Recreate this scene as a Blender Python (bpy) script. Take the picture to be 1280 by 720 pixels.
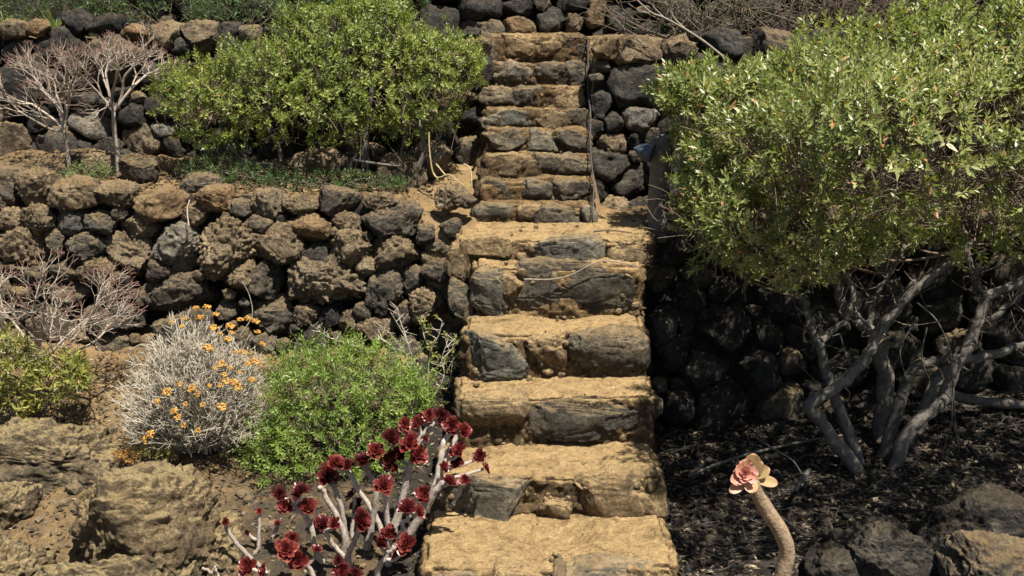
import bpy, bmesh, math
import numpy as np
from mathutils import Vector, Matrix

# ------------------------------------------------------------------ scene, camera, light
for o in list(bpy.data.objects):
    bpy.data.objects.remove(o)
scene = bpy.context.scene
COL = scene.collection
CAM_Z = 3.2
PITCH = math.radians(15.0)
FPX = 1298.0
cam_data = bpy.data.cameras.new("camera")
cam = bpy.data.objects.new("camera", cam_data)
COL.objects.link(cam)
cam.location = (0, 0, CAM_Z)
cam.rotation_euler = (math.pi / 2 - PITCH, 0, 0)
cam_data.sensor_fit = 'HORIZONTAL'
cam_data.sensor_width = 36.0
cam_data.lens = 36.0 * FPX / 1280.0
cam_data.clip_start = 0.05
cam_data.clip_end = 300
scene.camera = cam

SUN = Vector((0.25, -0.35, 0.90)).normalized()
world = bpy.data.worlds.new("World")
scene.world = world
world.use_nodes = True
wn = world.node_tree.nodes
wl = world.node_tree.links
wn.clear()
sky = wn.new("ShaderNodeTexSky")
sky.sky_type = 'NISHITA'
sky.sun_disc = False
sky.sun_elevation = math.asin(SUN.z)
sky.sun_rotation = math.atan2(SUN.x, SUN.y)
bg = wn.new("ShaderNodeBackground")
bg.inputs[1].default_value = 0.05
wo = wn.new("ShaderNodeOutputWorld")
wl.new(sky.outputs[0], bg.inputs[0])
wl.new(bg.outputs[0], wo.inputs[0])
sd = bpy.data.lights.new("sun", 'SUN')
sd.energy = 4.9
sd.angle = math.radians(0.53)
sd.color = (1.0, 0.95, 0.86)
sun = bpy.data.objects.new("sun", sd)
COL.objects.link(sun)
sun.location = (3, -3, 9)
sun.rotation_euler = SUN.to_track_quat('Z', 'Y').to_euler()
scene.view_settings.view_transform = 'Standard'
scene.view_settings.look = 'None'
scene.view_settings.gamma = 1.0
scene.view_settings.exposure = 1.12
scene.render.engine = 'CYCLES'

# ------------------------------------------------------------------ helpers
rng = np.random.default_rng(7)
CP, SP = math.cos(PITCH), math.sin(PITCH)

def at(px, py, y):
    """world point seen at photo pixel (px, py) standing at distance y"""
    a = (px - 640) / FPX
    b = (360 - py) / FPX
    dx, dy, dz = a, CP + b * SP, -SP + b * CP
    t = y / dy
    return np.array([dx * t, y, CAM_Z + dz * t])

def pxm(px, py, y):
    """metres per pixel at that place"""
    b = (360 - py) / FPX
    return (y / (CP + b * SP)) / FPX

def _hash(ix, iy, iz, seed):
    h = (ix.astype(np.uint32) * np.uint32(374761393) + iy.astype(np.uint32) * np.uint32(668265263)
         + iz.astype(np.uint32) * np.uint32(2147483647) + np.uint32((seed * 974634777) & 0xffffffff))
    h = (h ^ (h >> np.uint32(13))) * np.uint32(1274126177)
    h = (h ^ (h >> np.uint32(16))) * np.uint32(2246822519)
    h = h ^ (h >> np.uint32(15))
    return h.astype(np.float64) / 4294967295.0

def vnoise(p, seed=0):
    """smooth value noise in [-1, 1] for points (n,3)"""
    f = np.floor(p)
    i = f.astype(np.int64)
    t = p - f
    t = t * t * t * (t * (t * 6 - 15) + 10)
    out = 0
    for dx in (0, 1):
        wx = t[:, 0] if dx else 1 - t[:, 0]
        for dy in (0, 1):
            wy = t[:, 1] if dy else 1 - t[:, 1]
            for dz in (0, 1):
                wz = t[:, 2] if dz else 1 - t[:, 2]
                out = out + wx * wy * wz * _hash(i[:, 0] + dx, i[:, 1] + dy, i[:, 2] + dz, seed)
    return out * 2 - 1

def fbm(p, octaves=4, seed=0, gain=0.5, lac=2.03):
    a, s, out, q = 1.0, 0.0, 0, np.asarray(p, float)
    for k in range(octaves):
        out = out + a * vnoise(q, seed + k * 17)
        s += a
        a *= gain
        q = q * lac + 3.17
    return out / s

def ridged(p, octaves=4, seed=0):
    a, s, out, q = 1.0, 0.0, 0, np.asarray(p, float)
    for k in range(octaves):
        out = out + a * (1 - 2 * np.abs(vnoise(q, seed + k * 13)))
        s += a
        a *= 0.55
        q = q * 2.1 + 5.3
    return out / s

def norm(v):
    v = np.asarray(v, float)
    return v / np.maximum(np.linalg.norm(v, axis=-1, keepdims=True), 1e-9)

def smooth(a, b, x):
    t = np.clip((np.asarray(x, float) - a) / (b - a), 0, 1)
    return t * t * (3 - 2 * t)

def mesh_np(name, verts, faces, mat, attr=None, flat=False):
    """verts (n,3); faces: an (m,k) array or list of such arrays; attr: dict name -> per vertex float"""
    me = bpy.data.meshes.new(name)
    verts = np.ascontiguousarray(verts, dtype=np.float32)
    if isinstance(faces, np.ndarray):
        faces = [faces]
    faces = [np.asarray(f, dtype=np.int32) for f in faces if len(f)]
    loops = np.concatenate([f.ravel() for f in faces])
    counts = np.concatenate([np.full(len(f), f.shape[1], np.int32) for f in faces])
    starts = np.concatenate([[0], np.cumsum(counts)[:-1]]).astype(np.int32)
    me.vertices.add(len(verts))
    me.vertices.foreach_set("co", verts.ravel())
    me.loops.add(len(loops))
    me.loops.foreach_set("vertex_index", loops)
    me.polygons.add(len(counts))
    me.polygons.foreach_set("loop_start", starts)
    me.polygons.foreach_set("use_smooth", np.full(len(counts), not flat))
    me.update(calc_edges=True)
    if attr:
        for k, v in attr.items():
            a = me.attributes.new(k, 'FLOAT', 'POINT')
            a.data.foreach_set("value", np.ascontiguousarray(v, dtype=np.float32))
    if mat:
        me.materials.append(mat)
    return me

def obj(name, me, parent=None, loc=(0, 0, 0), rot=None, scale=None):
    o = bpy.data.objects.new(name, me)
    COL.objects.link(o)
    o.location = loc
    if rot is not None:
        o.rotation_euler = rot
    if scale is not None:
        o.scale = scale
    if parent is not None:
        o.parent = parent
    return o

def tag(o, label, cat, group=None):
    o['label'] = label
    o['category'] = cat
    if group:
        o['group'] = group
    return o

def thing(name, loc, label, cat, group=None):
    o = bpy.data.objects.new(name, None)
    COL.objects.link(o)
    o.location = loc
    o.empty_display_size = 0.1
    return tag(o, label, cat, group)

def struct(o):
    o['kind'] = 'structure'
    return o

def stuff(o):
    o['kind'] = 'stuff'
    return o

class Tubes:
    """collects tapering tubes into one mesh"""
    def __init__(self):
        self.v, self.f, self.n, self.a = [], [], 0, []
    def add(self, pts, rad, sides=6, rnd=None, wob=0.0):
        pts = np.asarray(pts, float)
        m = len(pts)
        rad = np.broadcast_to(np.asarray(rad, float), (m,))
        tan = np.gradient(pts, axis=0)
        tan = norm(tan)
        ref = np.array([0.31, 0.87, 0.38])
        u = norm(np.cross(tan, ref))
        w = np.cross(tan, u)
        ang = np.arange(sides) * 2 * math.pi / sides
        rr = rad[:, None] * (1 + (wob * rng.uniform(-1, 1, (m, sides)) if wob else 0))
        ring = pts[:, None, :] + rr[..., None] * (np.cos(ang)[None, :, None] * u[:, None, :] + np.sin(ang)[None, :, None] * w[:, None, :])
        base = self.n
        self.v.append(ring.reshape(-1, 3))
        i = np.arange(m - 1)[:, None] * sides
        j = np.arange(sides)[None, :]
        k = (j + 1) % sides
        q = np.stack([i + j, i + k, i + sides + k, i + sides + j], -1).reshape(-1, 4) + base
        self.f.append(q)
        tipc = np.array([pts[-1] + tan[-1] * rad[-1] * 0.6])
        self.v.append(tipc)
        tip = base + m * sides
        last = base + (m - 1) * sides
        self.f.append(np.stack([last + j[0], last + k[0], np.full(sides, tip), np.full(sides, tip)], -1))
        self.n += m * sides + 1
        r = rng.random() if rnd is None else rnd
        self.a.append(np.full(m * sides + 1, r))
        return self
    def mesh(self, name, mat, origin=(0, 0, 0)):
        v = np.concatenate(self.v) - np.asarray(origin)
        f = np.concatenate(self.f)
        tri = f[f[:, 2] == f[:, 3]][:, :3]
        quad = f[f[:, 2] != f[:, 3]]
        fs = [x for x in (quad, tri) if len(x)]
        return mesh_np(name, v, fs, mat, {'rnd': np.concatenate(self.a)})

def spline(pts, n=6):
    """Catmull-Rom through points"""
    p = np.asarray(pts, float)
    if len(p) < 3:
        t = np.linspace(0, 1, n + 1)[:, None]
        return p[0] * (1 - t) + p[-1] * t
    q = np.vstack([2 * p[0] - p[1], p, 2 * p[-1] - p[-2]])
    out = []
    for i in range(1, len(q) - 2):
        t = np.linspace(0, 1, n, endpoint=False)[:, None]
        a, b, c, d = q[i - 1], q[i], q[i + 1], q[i + 2]
        out.append(0.5 * (2 * b + (c - a) * t + (2 * a - 5 * b + 4 * c - d) * t ** 2 + (3 * b - a - 3 * c + d) * t ** 3))
    out.append(p[-1:])
    return np.vstack(out)

# ------------------------------------------------------------------ materials
def new_mat(name):
    m = bpy.data.materials.new(name)
    m.use_nodes = True
    nt = m.node_tree
    nt.nodes.clear()
    return m, nt.nodes, nt.links

def ramp(nodes, stops):
    r = nodes.new("ShaderNodeValToRGB")
    e = r.color_ramp.elements
    while len(e) > 1:
        e.remove(e[-1])
    e[0].position = stops[0][0]
    e[0].color = (*stops[0][1], 1) if len(stops[0][1]) == 3 else stops[0][1]
    for p, c in stops[1:]:
        x = e.new(p)
        x.color = (*c, 1) if len(c) == 3 else c
    return r

def g(v):
    return (v, v, v)

def mixc(nodes, links, fac, a, b, mode='MIX'):
    m = nodes.new("ShaderNodeMix")
    m.data_type = 'RGBA'
    m.blend_type = mode
    for sock, val in ((m.inputs[0], fac), (m.inputs[6], a), (m.inputs[7], b)):
        if hasattr(val, 'links'):
            links.new(val, sock)
        elif isinstance(val, (int, float)):
            sock.default_value = val
        else:
            sock.default_value = (*val, 1)
    return m.outputs[2]

def noise_node(nodes, links, vec, scale, detail=6, rough=0.6, dist=0.0):
    n = nodes.new("ShaderNodeTexNoise")
    n.inputs['Scale'].default_value = scale
    n.inputs['Detail'].default_value = detail
    n.inputs['Roughness'].default_value = rough
    n.inputs['Distortion'].default_value = dist
    links.new(vec, n.inputs['Vector'])
    return n.outputs['Fac']

def rock_material(name, c_dark, c_mid, c_light, dust=(0.36, 0.25, 0.125), dust_amt=0.5, pits=1.0, bump=1.0, lichen=0.3, dust_lo=1.15, dust_hi=1.75, stain=0.0):
    m, N, L = new_mat(name)
    tc = N.new("ShaderNodeTexCoord")
    oi = N.new("ShaderNodeObjectInfo")
    off = N.new("ShaderNodeVectorMath")
    off.operation = 'SCALE'
    comb = N.new("ShaderNodeCombineXYZ")
    for i in range(3):
        L.new(oi.outputs['Random'], comb.inputs[i])
    L.new(comb.outputs[0], off.inputs[0])
    off.inputs['Scale'].default_value = 37.0
    add = N.new("ShaderNodeVectorMath")
    add.operation = 'ADD'
    L.new(tc.outputs['Object'], add.inputs[0])
    L.new(off.outputs[0], add.inputs[1])
    vec = add.outputs[0]
    big = noise_node(N, L, vec, 5.0, 5, 0.6, 0.4)
    fine = noise_node(N, L, vec, 34.0, 8, 0.68)
    mid = noise_node(N, L, vec, 13.0, 6, 0.62, 0.6)
    base = ramp(N, [(0.30, c_dark), (0.5, c_mid), (0.72, c_light)])
    L.new(big, base.inputs[0])
    spk = ramp(N, [(0.30, g(0.25)), (0.5, g(0.95)), (0.72, g(1.9))])
    L.new(fine, spk.inputs[0])
    col = mixc(N, L, 0.75, base.outputs[0], spk.outputs[0], 'MULTIPLY')
    # individual tone
    tone = ramp(N, [(0.0, (0.75, 0.72, 0.70)), (0.35, (1.0, 1.0, 1.0)), (0.7, (1.05, 0.98, 0.9)), (1.0, (1.35, 1.3, 1.22))])
    L.new(oi.outputs['Random'], tone.inputs[0])
    col = mixc(N, L, 1.0, col, tone.outputs[0], 'MULTIPLY')
    # lichen crusts
    lic = noise_node(N, L, vec, 9.0, 8, 0.7, 0.8)
    lr = ramp(N, [(0.60, g(0.0)), (0.68, g(lichen))])
    L.new(lic, lr.inputs[0])
    col = mixc(N, L, lr.outputs[0], col, (0.26, 0.25, 0.19))
    # earth and dust lying on what faces up
    geo = N.new("ShaderNodeNewGeometry")
    sep = N.new("ShaderNodeSeparateXYZ")
    L.new(geo.outputs['Normal'], sep.inputs[0])
    ma = N.new("ShaderNodeMath")
    ma.operation = 'MULTIPLY_ADD'
    L.new(mid, ma.inputs[0])
    ma.inputs[1].default_value = 1.3
    L.new(sep.outputs['Z'], ma.inputs[2])
    dr = ramp(N, [(0.0, g(0.0)), (1.0, g(1.0))])
    mr = N.new("ShaderNodeMapRange")
    L.new(ma.outputs[0], mr.inputs[0])
    mr.inputs[1].default_value = dust_lo
    mr.inputs[2].default_value = dust_hi
    mr.inputs[3].default_value = 0.0
    mr.inputs[4].default_value = dust_amt
    dcol = mixc(N, L, fine, (dust[0] * 0.7, dust[1] * 0.66, dust[2] * 0.6), (dust[0] * 1.25, dust[1] * 1.25, dust[2] * 1.25))
    col = mixc(N, L, mr.outputs[0], col, dcol)
    if stain:
        st = noise_node(N, L, vec, 7.0, 9, 0.72, 1.2)
        sr = ramp(N, [(0.34, (0.34, 0.31, 0.28)), (0.46, (0.82, 0.80, 0.78)), (0.56, (1.0, 1.0, 1.0)), (0.72, (1.12, 1.1, 1.06))])
        L.new(st, sr.inputs[0])
        col = mixc(N, L, stain, col, sr.outputs[0], 'MULTIPLY')
    p = N.new("ShaderNodeBsdfPrincipled")
    L.new(col, p.inputs['Base Color'])
    p.inputs['Roughness'].default_value = 0.93
    p.inputs['Specular IOR Level'].default_value = 0.2
    # relief
    vor = N.new("ShaderNodeTexVoronoi")
    vor.inputs['Scale'].default_value = 52.0
    L.new(vec, vor.inputs['Vector'])
    vr = ramp(N, [(0.0, g(0.0)), (0.32, g(1.0))])
    L.new(vor.outputs['Distance'], vr.inputs[0])
    b1 = N.new("ShaderNodeBump")
    b1.inputs['Strength'].default_value = 0.9 * pits
    b1.inputs['Distance'].default_value = 0.022
    L.new(vr.outputs[0], b1.inputs['Height'])
    b2 = N.new("ShaderNodeBump")
    b2.inputs['Strength'].default_value = 0.95 * bump
    b2.inputs['Distance'].default_value = 0.09
    L.new(mid, b2.inputs['Height'])
    L.new(b1.outputs[0], b2.inputs['Normal'])
    b3 = N.new("ShaderNodeBump")
    b3.inputs['Strength'].default_value = 1.0 * bump
    b3.inputs['Distance'].default_value = 0.055
    L.new(fine, b3.inputs['Height'])
    L.new(b2.outputs[0], b3.inputs['Normal'])
    L.new(b3.outputs[0], p.inputs['Normal'])
    out = N.new("ShaderNodeOutputMaterial")
    L.new(p.outputs[0], out.inputs[0])
    return m

OCHRE = (0.61, 0.425, 0.205)
M = {}
M['d'] = rock_material('dark_basalt', (0.040, 0.036, 0.031), (0.112, 0.097, 0.074), (0.21, 0.175, 0.125), dust_amt=0.65)
M['g'] = rock_material('grey_basalt', (0.090, 0.087, 0.079), (0.185, 0.174, 0.148), (0.31, 0.282, 0.225), dust_amt=0.3, pits=0.5)
M['b'] = rock_material('brown_lava', (0.085, 0.064, 0.042), (0.21, 0.165, 0.108), (0.34, 0.275, 0.18), dust_amt=0.75, pits=1.2)
M['o'] = rock_material('rusty_lava', (0.10, 0.066, 0.037), (0.235, 0.160, 0.088), (0.37, 0.265, 0.145), dust_amt=0.6)
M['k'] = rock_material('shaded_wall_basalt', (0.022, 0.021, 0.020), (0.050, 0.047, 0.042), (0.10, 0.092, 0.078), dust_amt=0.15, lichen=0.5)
M['outcrop'] = rock_material('tuff_outcrop', (0.085, 0.068, 0.046), (0.24, 0.187, 0.115), (0.38, 0.30, 0.175), dust=(0.50, 0.39, 0.20), dust_amt=0.85, pits=1.0, bump=1.4, dust_lo=1.34, dust_hi=1.58, stain=0.55)
M['mortar'] = rock_material('earth_mortar', (0.07, 0.047, 0.026), (0.175, 0.120, 0.062), (0.31, 0.21, 0.105), dust=OCHRE, dust_amt=0.95, pits=0.8, bump=1.15, lichen=0.1, stain=0.85, dust_lo=1.2, dust_hi=1.6)
M['mortar_upper'] = rock_material('brown_earth_mortar', (0.055, 0.038, 0.023), (0.145, 0.098, 0.052), (0.27, 0.18, 0.09), dust=(0.50, 0.345, 0.165), dust_amt=0.8, pits=1.0, bump=1.3, lichen=0.15, stain=0.85, dust_lo=1.42, dust_hi=1.75)
M['step_grey'] = rock_material('step_grey_basalt', (0.066, 0.064, 0.053), (0.150, 0.140, 0.112), (0.27, 0.24, 0.175), dust=OCHRE, dust_amt=0.55, pits=0.7)
M['step_dark'] = rock_material('step_dark_basalt', (0.055, 0.048, 0.036), (0.115, 0.10, 0.075), (0.22, 0.18, 0.12), dust=OCHRE, dust_amt=0.4, pits=0.9)
M['step_brown'] = rock_material('step_brown_lava', (0.10, 0.072, 0.042), (0.21, 0.155, 0.088), (0.34, 0.25, 0.14), dust=OCHRE, dust_amt=0.75)

def ground_material():
    m, N, L = new_mat('soil')
    geo = N.new("ShaderNodeNewGeometry")
    vec = geo.outputs['Position']
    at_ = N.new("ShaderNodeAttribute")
    at_.attribute_name = 'humus_shade'
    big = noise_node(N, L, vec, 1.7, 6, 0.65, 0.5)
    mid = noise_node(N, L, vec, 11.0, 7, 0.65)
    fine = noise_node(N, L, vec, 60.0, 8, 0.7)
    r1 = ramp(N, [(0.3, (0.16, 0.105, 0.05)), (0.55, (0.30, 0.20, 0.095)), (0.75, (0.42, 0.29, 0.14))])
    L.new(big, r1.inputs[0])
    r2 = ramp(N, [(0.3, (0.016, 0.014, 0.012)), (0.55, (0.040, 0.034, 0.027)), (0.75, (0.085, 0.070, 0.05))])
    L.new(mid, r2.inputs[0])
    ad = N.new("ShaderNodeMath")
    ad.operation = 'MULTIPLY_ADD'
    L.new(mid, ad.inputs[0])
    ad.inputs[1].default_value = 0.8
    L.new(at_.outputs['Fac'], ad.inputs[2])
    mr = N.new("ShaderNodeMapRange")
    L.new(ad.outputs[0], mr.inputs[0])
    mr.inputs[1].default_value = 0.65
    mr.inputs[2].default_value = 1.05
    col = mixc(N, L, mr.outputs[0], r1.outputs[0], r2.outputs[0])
    spk = ramp(N, [(0.3, g(0.45)), (0.55, g(1.0)), (0.8, g(1.4))])
    L.new(fine, spk.inputs[0])
    col = mixc(N, L, 0.8, col, spk.outputs[0], 'MULTIPLY')
    p = N.new("ShaderNodeBsdfPrincipled")
    L.new(col, p.inputs['Base Color'])
    p.inputs['Roughness'].default_value = 0.95
    p.inputs['Specular IOR Level'].default_value = 0.15
    b = N.new("ShaderNodeBump")
    b.inputs['Strength'].default_value = 0.9
    b.inputs['Distance'].default_value = 0.02
    L.new(fine, b.inputs['Height'])
    b2 = N.new("ShaderNodeBump")
    b2.inputs['Strength'].default_value = 0.9
    b2.inputs['Distance'].default_value = 0.05
    L.new(mid, b2.inputs['Height'])
    L.new(b.outputs[0], b2.inputs['Normal'])
    L.new(b2.outputs[0], p.inputs['Normal'])
    out = N.new("ShaderNodeOutputMaterial")
    L.new(p.outputs[0], out.inputs[0])
    return m
M['soil'] = ground_material()

def leaf_material(name, stops, rough=0.42, transl=0.3, spec=0.45, tr_gain=(1.5, 1.6, 0.7), vary=False):
    """leaf colour picked per leaf from the attribute rnd"""
    m, N, L = new_mat(name)
    a = N.new("ShaderNodeAttribute")
    a.attribute_name = 'rnd'
    r = ramp(N, stops)
    L.new(a.outputs['Fac'], r.inputs[0])
    colr = r.outputs[0]
    if vary:
        oi = N.new("ShaderNodeObjectInfo")
        vr = ramp(N, [(0.0, (0.45, 0.5, 0.55)), (0.5, (0.95, 1.0, 1.0)), (1.0, (1.45, 1.6, 1.4))])
        L.new(oi.outputs['Random'], vr.inputs[0])
        colr = mixc(N, L, 1.0, colr, vr.outputs[0], 'MULTIPLY')
    p = N.new("ShaderNodeBsdfPrincipled")
    L.new(colr, p.inputs['Base Color'])
    p.inputs['Roughness'].default_value = rough
    p.inputs['Specular IOR Level'].default_value = spec
    t = N.new("ShaderNodeBsdfTranslucent")
    tc = mixc(N, L, 1.0, colr, tr_gain, 'MULTIPLY')
    L.new(tc, t.inputs[0])
    mx = N.new("ShaderNodeMixShader")
    mx.inputs[0].default_value = transl
    L.new(p.outputs[0], mx.inputs[1])
    L.new(t.outputs[0], mx.inputs[2])
    out = N.new("ShaderNodeOutputMaterial")
    L.new(mx.outputs[0], out.inputs[0])
    return m

def bark_material(name, c1, c2, scale=30.0, bump=0.6, stretch=False):
    m, N, L = new_mat(name)
    tc = N.new("ShaderNodeTexCoord")
    n1 = noise_node(N, L, tc.outputs['Object'], scale, 7, 0.65, 0.3)
    a = N.new("ShaderNodeAttribute")
    a.attribute_name = 'rnd'
    r = ramp(N, [(0.3, c1), (0.7, c2)])
    L.new(n1, r.inputs[0])
    tn = ramp(N, [(0.0, g(0.7)), (1.0, g(1.2))])
    L.new(a.outputs['Fac'], tn.inputs[0])
    col = mixc(N, L, 1.0, r.outputs[0], tn.outputs[0], 'MULTIPLY')
    p = N.new("ShaderNodeBsdfPrincipled")
    L.new(col, p.inputs['Base Color'])
    p.inputs['Roughness'].default_value = 0.85
    p.inputs['Specular IOR Level'].default_value = 0.25
    b = N.new("ShaderNodeBump")
    b.inputs['Strength'].default_value = bump
    b.inputs['Distance'].default_value = 0.01
    L.new(n1, b.inputs['Height'])
    L.new(b.outputs[0], p.inputs['Normal'])
    out = N.new("ShaderNodeOutputMaterial")
    L.new(p.outputs[0], out.inputs[0])
    return m

M['big_leaf'] = leaf_material('glossy_leaf', [(0.0, (0.0796, 0.109, 0.0265)), (0.35, (0.166, 0.1999, 0.053)), (0.7, (0.2738, 0.2877, 0.0984)), (0.93, (0.4315, 0.3937, 0.1893)), (0.965, (0.3984, 0.1817, 0.0757)), (1.0, (0.5478, 0.318, 0.1704))], rough=0.40, spec=0.5)
M['mid_leaf'] = leaf_material('olive_leaf', [(0.0, (0.0646, 0.0935, 0.0172)), (0.4, (0.1437, 0.184, 0.0345)), (0.8, (0.2587, 0.2875, 0.0604)), (0.96, (0.3594, 0.345, 0.1006)), (1.0, (0.2587, 0.115, 0.0431))], rough=0.45)
M['fresh_leaf'] = leaf_material('fresh_green_leaf', [(0.0, (0.0657, 0.1172, 0.0203)), (0.5, (0.1542, 0.2282, 0.0377)), (1.0, (0.2854, 0.3455, 0.0754))], rough=0.42, transl=0.35)
M['yellow_leaf'] = leaf_material('yellow_green_leaf', [(0.0, (0.098, 0.119, 0.0224)), (0.5, (0.224, 0.231, 0.049)), (0.9, (0.364, 0.322, 0.084)), (1.0, (0.364, 0.182, 0.056))], rough=0.45)
M['dark_leaf'] = leaf_material('dark_green_leaf', [(0.0, (0.0216, 0.0459, 0.0121)), (0.6, (0.054, 0.0972, 0.0243)), (1.0, (0.1148, 0.1485, 0.0432))], rough=0.45)
M['strap_leaf'] = leaf_material('strap_leaf', [(0.0, (0.06, 0.10, 0.03)), (0.6, (0.15, 0.19, 0.07)), (1.0, (0.27, 0.27, 0.13))], rough=0.45)
M['silver_leaf'] = leaf_material('silver_leaf', [(0.0, (0.17, 0.15, 0.10)), (0.6, (0.32, 0.28, 0.20)), (1.0, (0.48, 0.42, 0.31))], rough=0.8, transl=0.2, tr_gain=(1, 1, 0.9))
M['litter'] = leaf_material('dead_leaf', [(0.0, (0.020, 0.015, 0.010)), (0.5, (0.070, 0.050, 0.032)), (0.85, (0.15, 0.115, 0.075)), (1.0, (0.30, 0.24, 0.15))], rough=0.7, transl=0.08, spec=0.3, tr_gain=(1, 0.9, 0.7))
M['flower_orange'] = leaf_material('orange_flower', [(0.0, (0.24, 0.11, 0.02)), (0.5, (0.42, 0.20, 0.028)), (1.0, (0.50, 0.30, 0.07))], rough=0.7, transl=0.15, tr_gain=(1, 1, 1))
M['red_rosette'] = leaf_material('maroon_succulent_leaf', [(0.0, (0.024, 0.004, 0.0048)), (0.5, (0.064, 0.008, 0.0096)), (0.8, (0.152, 0.028, 0.024)), (1.0, (0.24, 0.08, 0.06))], rough=0.3, transl=0.22, spec=0.5, tr_gain=(2.2, 1.0, 0.8), vary=True)
M['pink_petal'] = leaf_material('peach_succulent_leaf', [(0.0, (0.44, 0.36, 0.14)), (0.35, (0.52, 0.35, 0.18)), (0.7, (0.54, 0.30, 0.20)), (1.0, (0.46, 0.18, 0.13))], rough=0.42, transl=0.35, tr_gain=(1.3, 1.0, 0.7))
M['pink_heart'] = leaf_material('pink_succulent_leaf', [(0.0, (0.40, 0.15, 0.11)), (0.6, (0.56, 0.27, 0.20)), (1.0, (0.64, 0.38, 0.28))], rough=0.42, transl=0.25, tr_gain=(1.2, 1.0, 0.9))
M['bark'] = bark_material('grey_bark', (0.055, 0.047, 0.038), (0.16, 0.14, 0.117), 26, 1.0)
M['twig'] = bark_material('brown_twig', (0.075, 0.052, 0.036), (0.165, 0.125, 0.09), 40)
M['pale_twig'] = bark_material('pale_twig', (0.22, 0.175, 0.13), (0.40, 0.34, 0.27), 40)
M['white_twig'] = bark_material('silver_twig', (0.30, 0.26, 0.20), (0.52, 0.46, 0.36), 40)
M['red_twig'] = bark_material('reddish_twig', (0.16, 0.08, 0.055), (0.31, 0.20, 0.15), 40)
M['succ_stem'] = bark_material('grey_succulent_stem', (0.24, 0.19, 0.155), (0.47, 0.40, 0.335), 45, 0.6)
M['warm_stem'] = bark_material('warm_scarred_stem', (0.17, 0.11, 0.065), (0.34, 0.25, 0.16), 55, 1.0)
M['root'] = bark_material('straw_root', (0.24, 0.175, 0.085), (0.38, 0.30, 0.16), 40)
M['hose'] = bark_material('grey_hose', (0.05, 0.048, 0.045), (0.10, 0.095, 0.085), 30, 0.15)
M['post'] = bark_material('weathered_post', (0.085, 0.078, 0.062), (0.15, 0.14, 0.115), 18, 0.6)
M['blue'] = bark_material('blue_grey_hood', (0.06, 0.078, 0.105), (0.10, 0.125, 0.155), 14, 0.15)
M['litter_dark'] = M['litter']

# ------------------------------------------------------------------ stone shapes
_ico = {}
def ico(sub):
    if sub not in _ico:
        bm = bmesh.new()
        bmesh.ops.create_icosphere(bm, subdivisions=sub, radius=1.0)
        v = np.array([x.co[:] for x in bm.verts])
        f = np.array([[q.index for q in t.verts] for t in bm.faces], np.int32)
        bm.free()
        _ico[sub] = (v, f)
    return _ico[sub]

def rough_stone(p, size, seed, rough=0.09, facets=7, fr=None, lumpy=0.0, grit=0.010):
    """facet and roughen a closed blob p (n,3) of radius about size"""
    r = np.random.default_rng(seed)
    c = p.mean(0)
    ext = np.abs(p - c).max(0)
    q = (p - c) / ext
    for k in range(facets):
        n = norm(r.normal(size=3))
        cut = r.uniform(0.55, 0.85)
        d = q @ n
        over = np.maximum(d - cut, 0)
        q = q - (over * r.uniform(0.75, 0.97))[:, None] * n
    p = q * ext + c
    d = norm((p - c) / ext)
    s = fr or 2.6 / size
    o = r.uniform(0, 50, 3)
    wp = p + 0.10 * size * np.stack([vnoise(p * s * 1.7 + o + 11 * k, seed + 31 + k) for k in range(3)], 1)
    disp = rough * size * (0.9 * fbm(wp * s * 0.6 + o, 3, seed) + 0.95 * ridged(wp * s * 1.25 + o, 4, seed + 5) - 0.15)
    disp = disp + min(grit, 0.10 * size) * (0.9 * ridged(p * 28 + o, 3, seed + 9) + 0.5 * fbm(p * 75 + o, 2, seed + 12))
    if lumpy:
        disp = disp + lumpy * size * np.abs(vnoise(p * s * 3.0 + o, seed + 3))
    return p + d * disp[:, None]

def stone_obj(name, parent, ploc, centre, radii, seed, mat, sub=4, rot=0.0, rough=0.10, facets=7, e=0.8, tilt=None, lumpy=0.0):
    v, f = ico(sub)
    q = np.sign(v) * np.abs(v) ** e
    q = q * np.asarray(radii)
    p = rough_stone(q, float(np.mean(radii)), seed, rough, facets, lumpy=lumpy)
    me = mesh_np(name, p, f, mat)
    ex = (tilt[0] if tilt else 0.0, rot, tilt[1] if tilt else 0.0)
    return obj(name, me, parent, np.asarray(centre) - np.asarray(ploc), ex)

def plane_hit(px, py, y0, zb, batter):
    y = y0
    for _ in range(5):
        p = at(px, py, y)
        y = y0 + batter * (p[2] - zb)
    return at(px, py, y)

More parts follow.
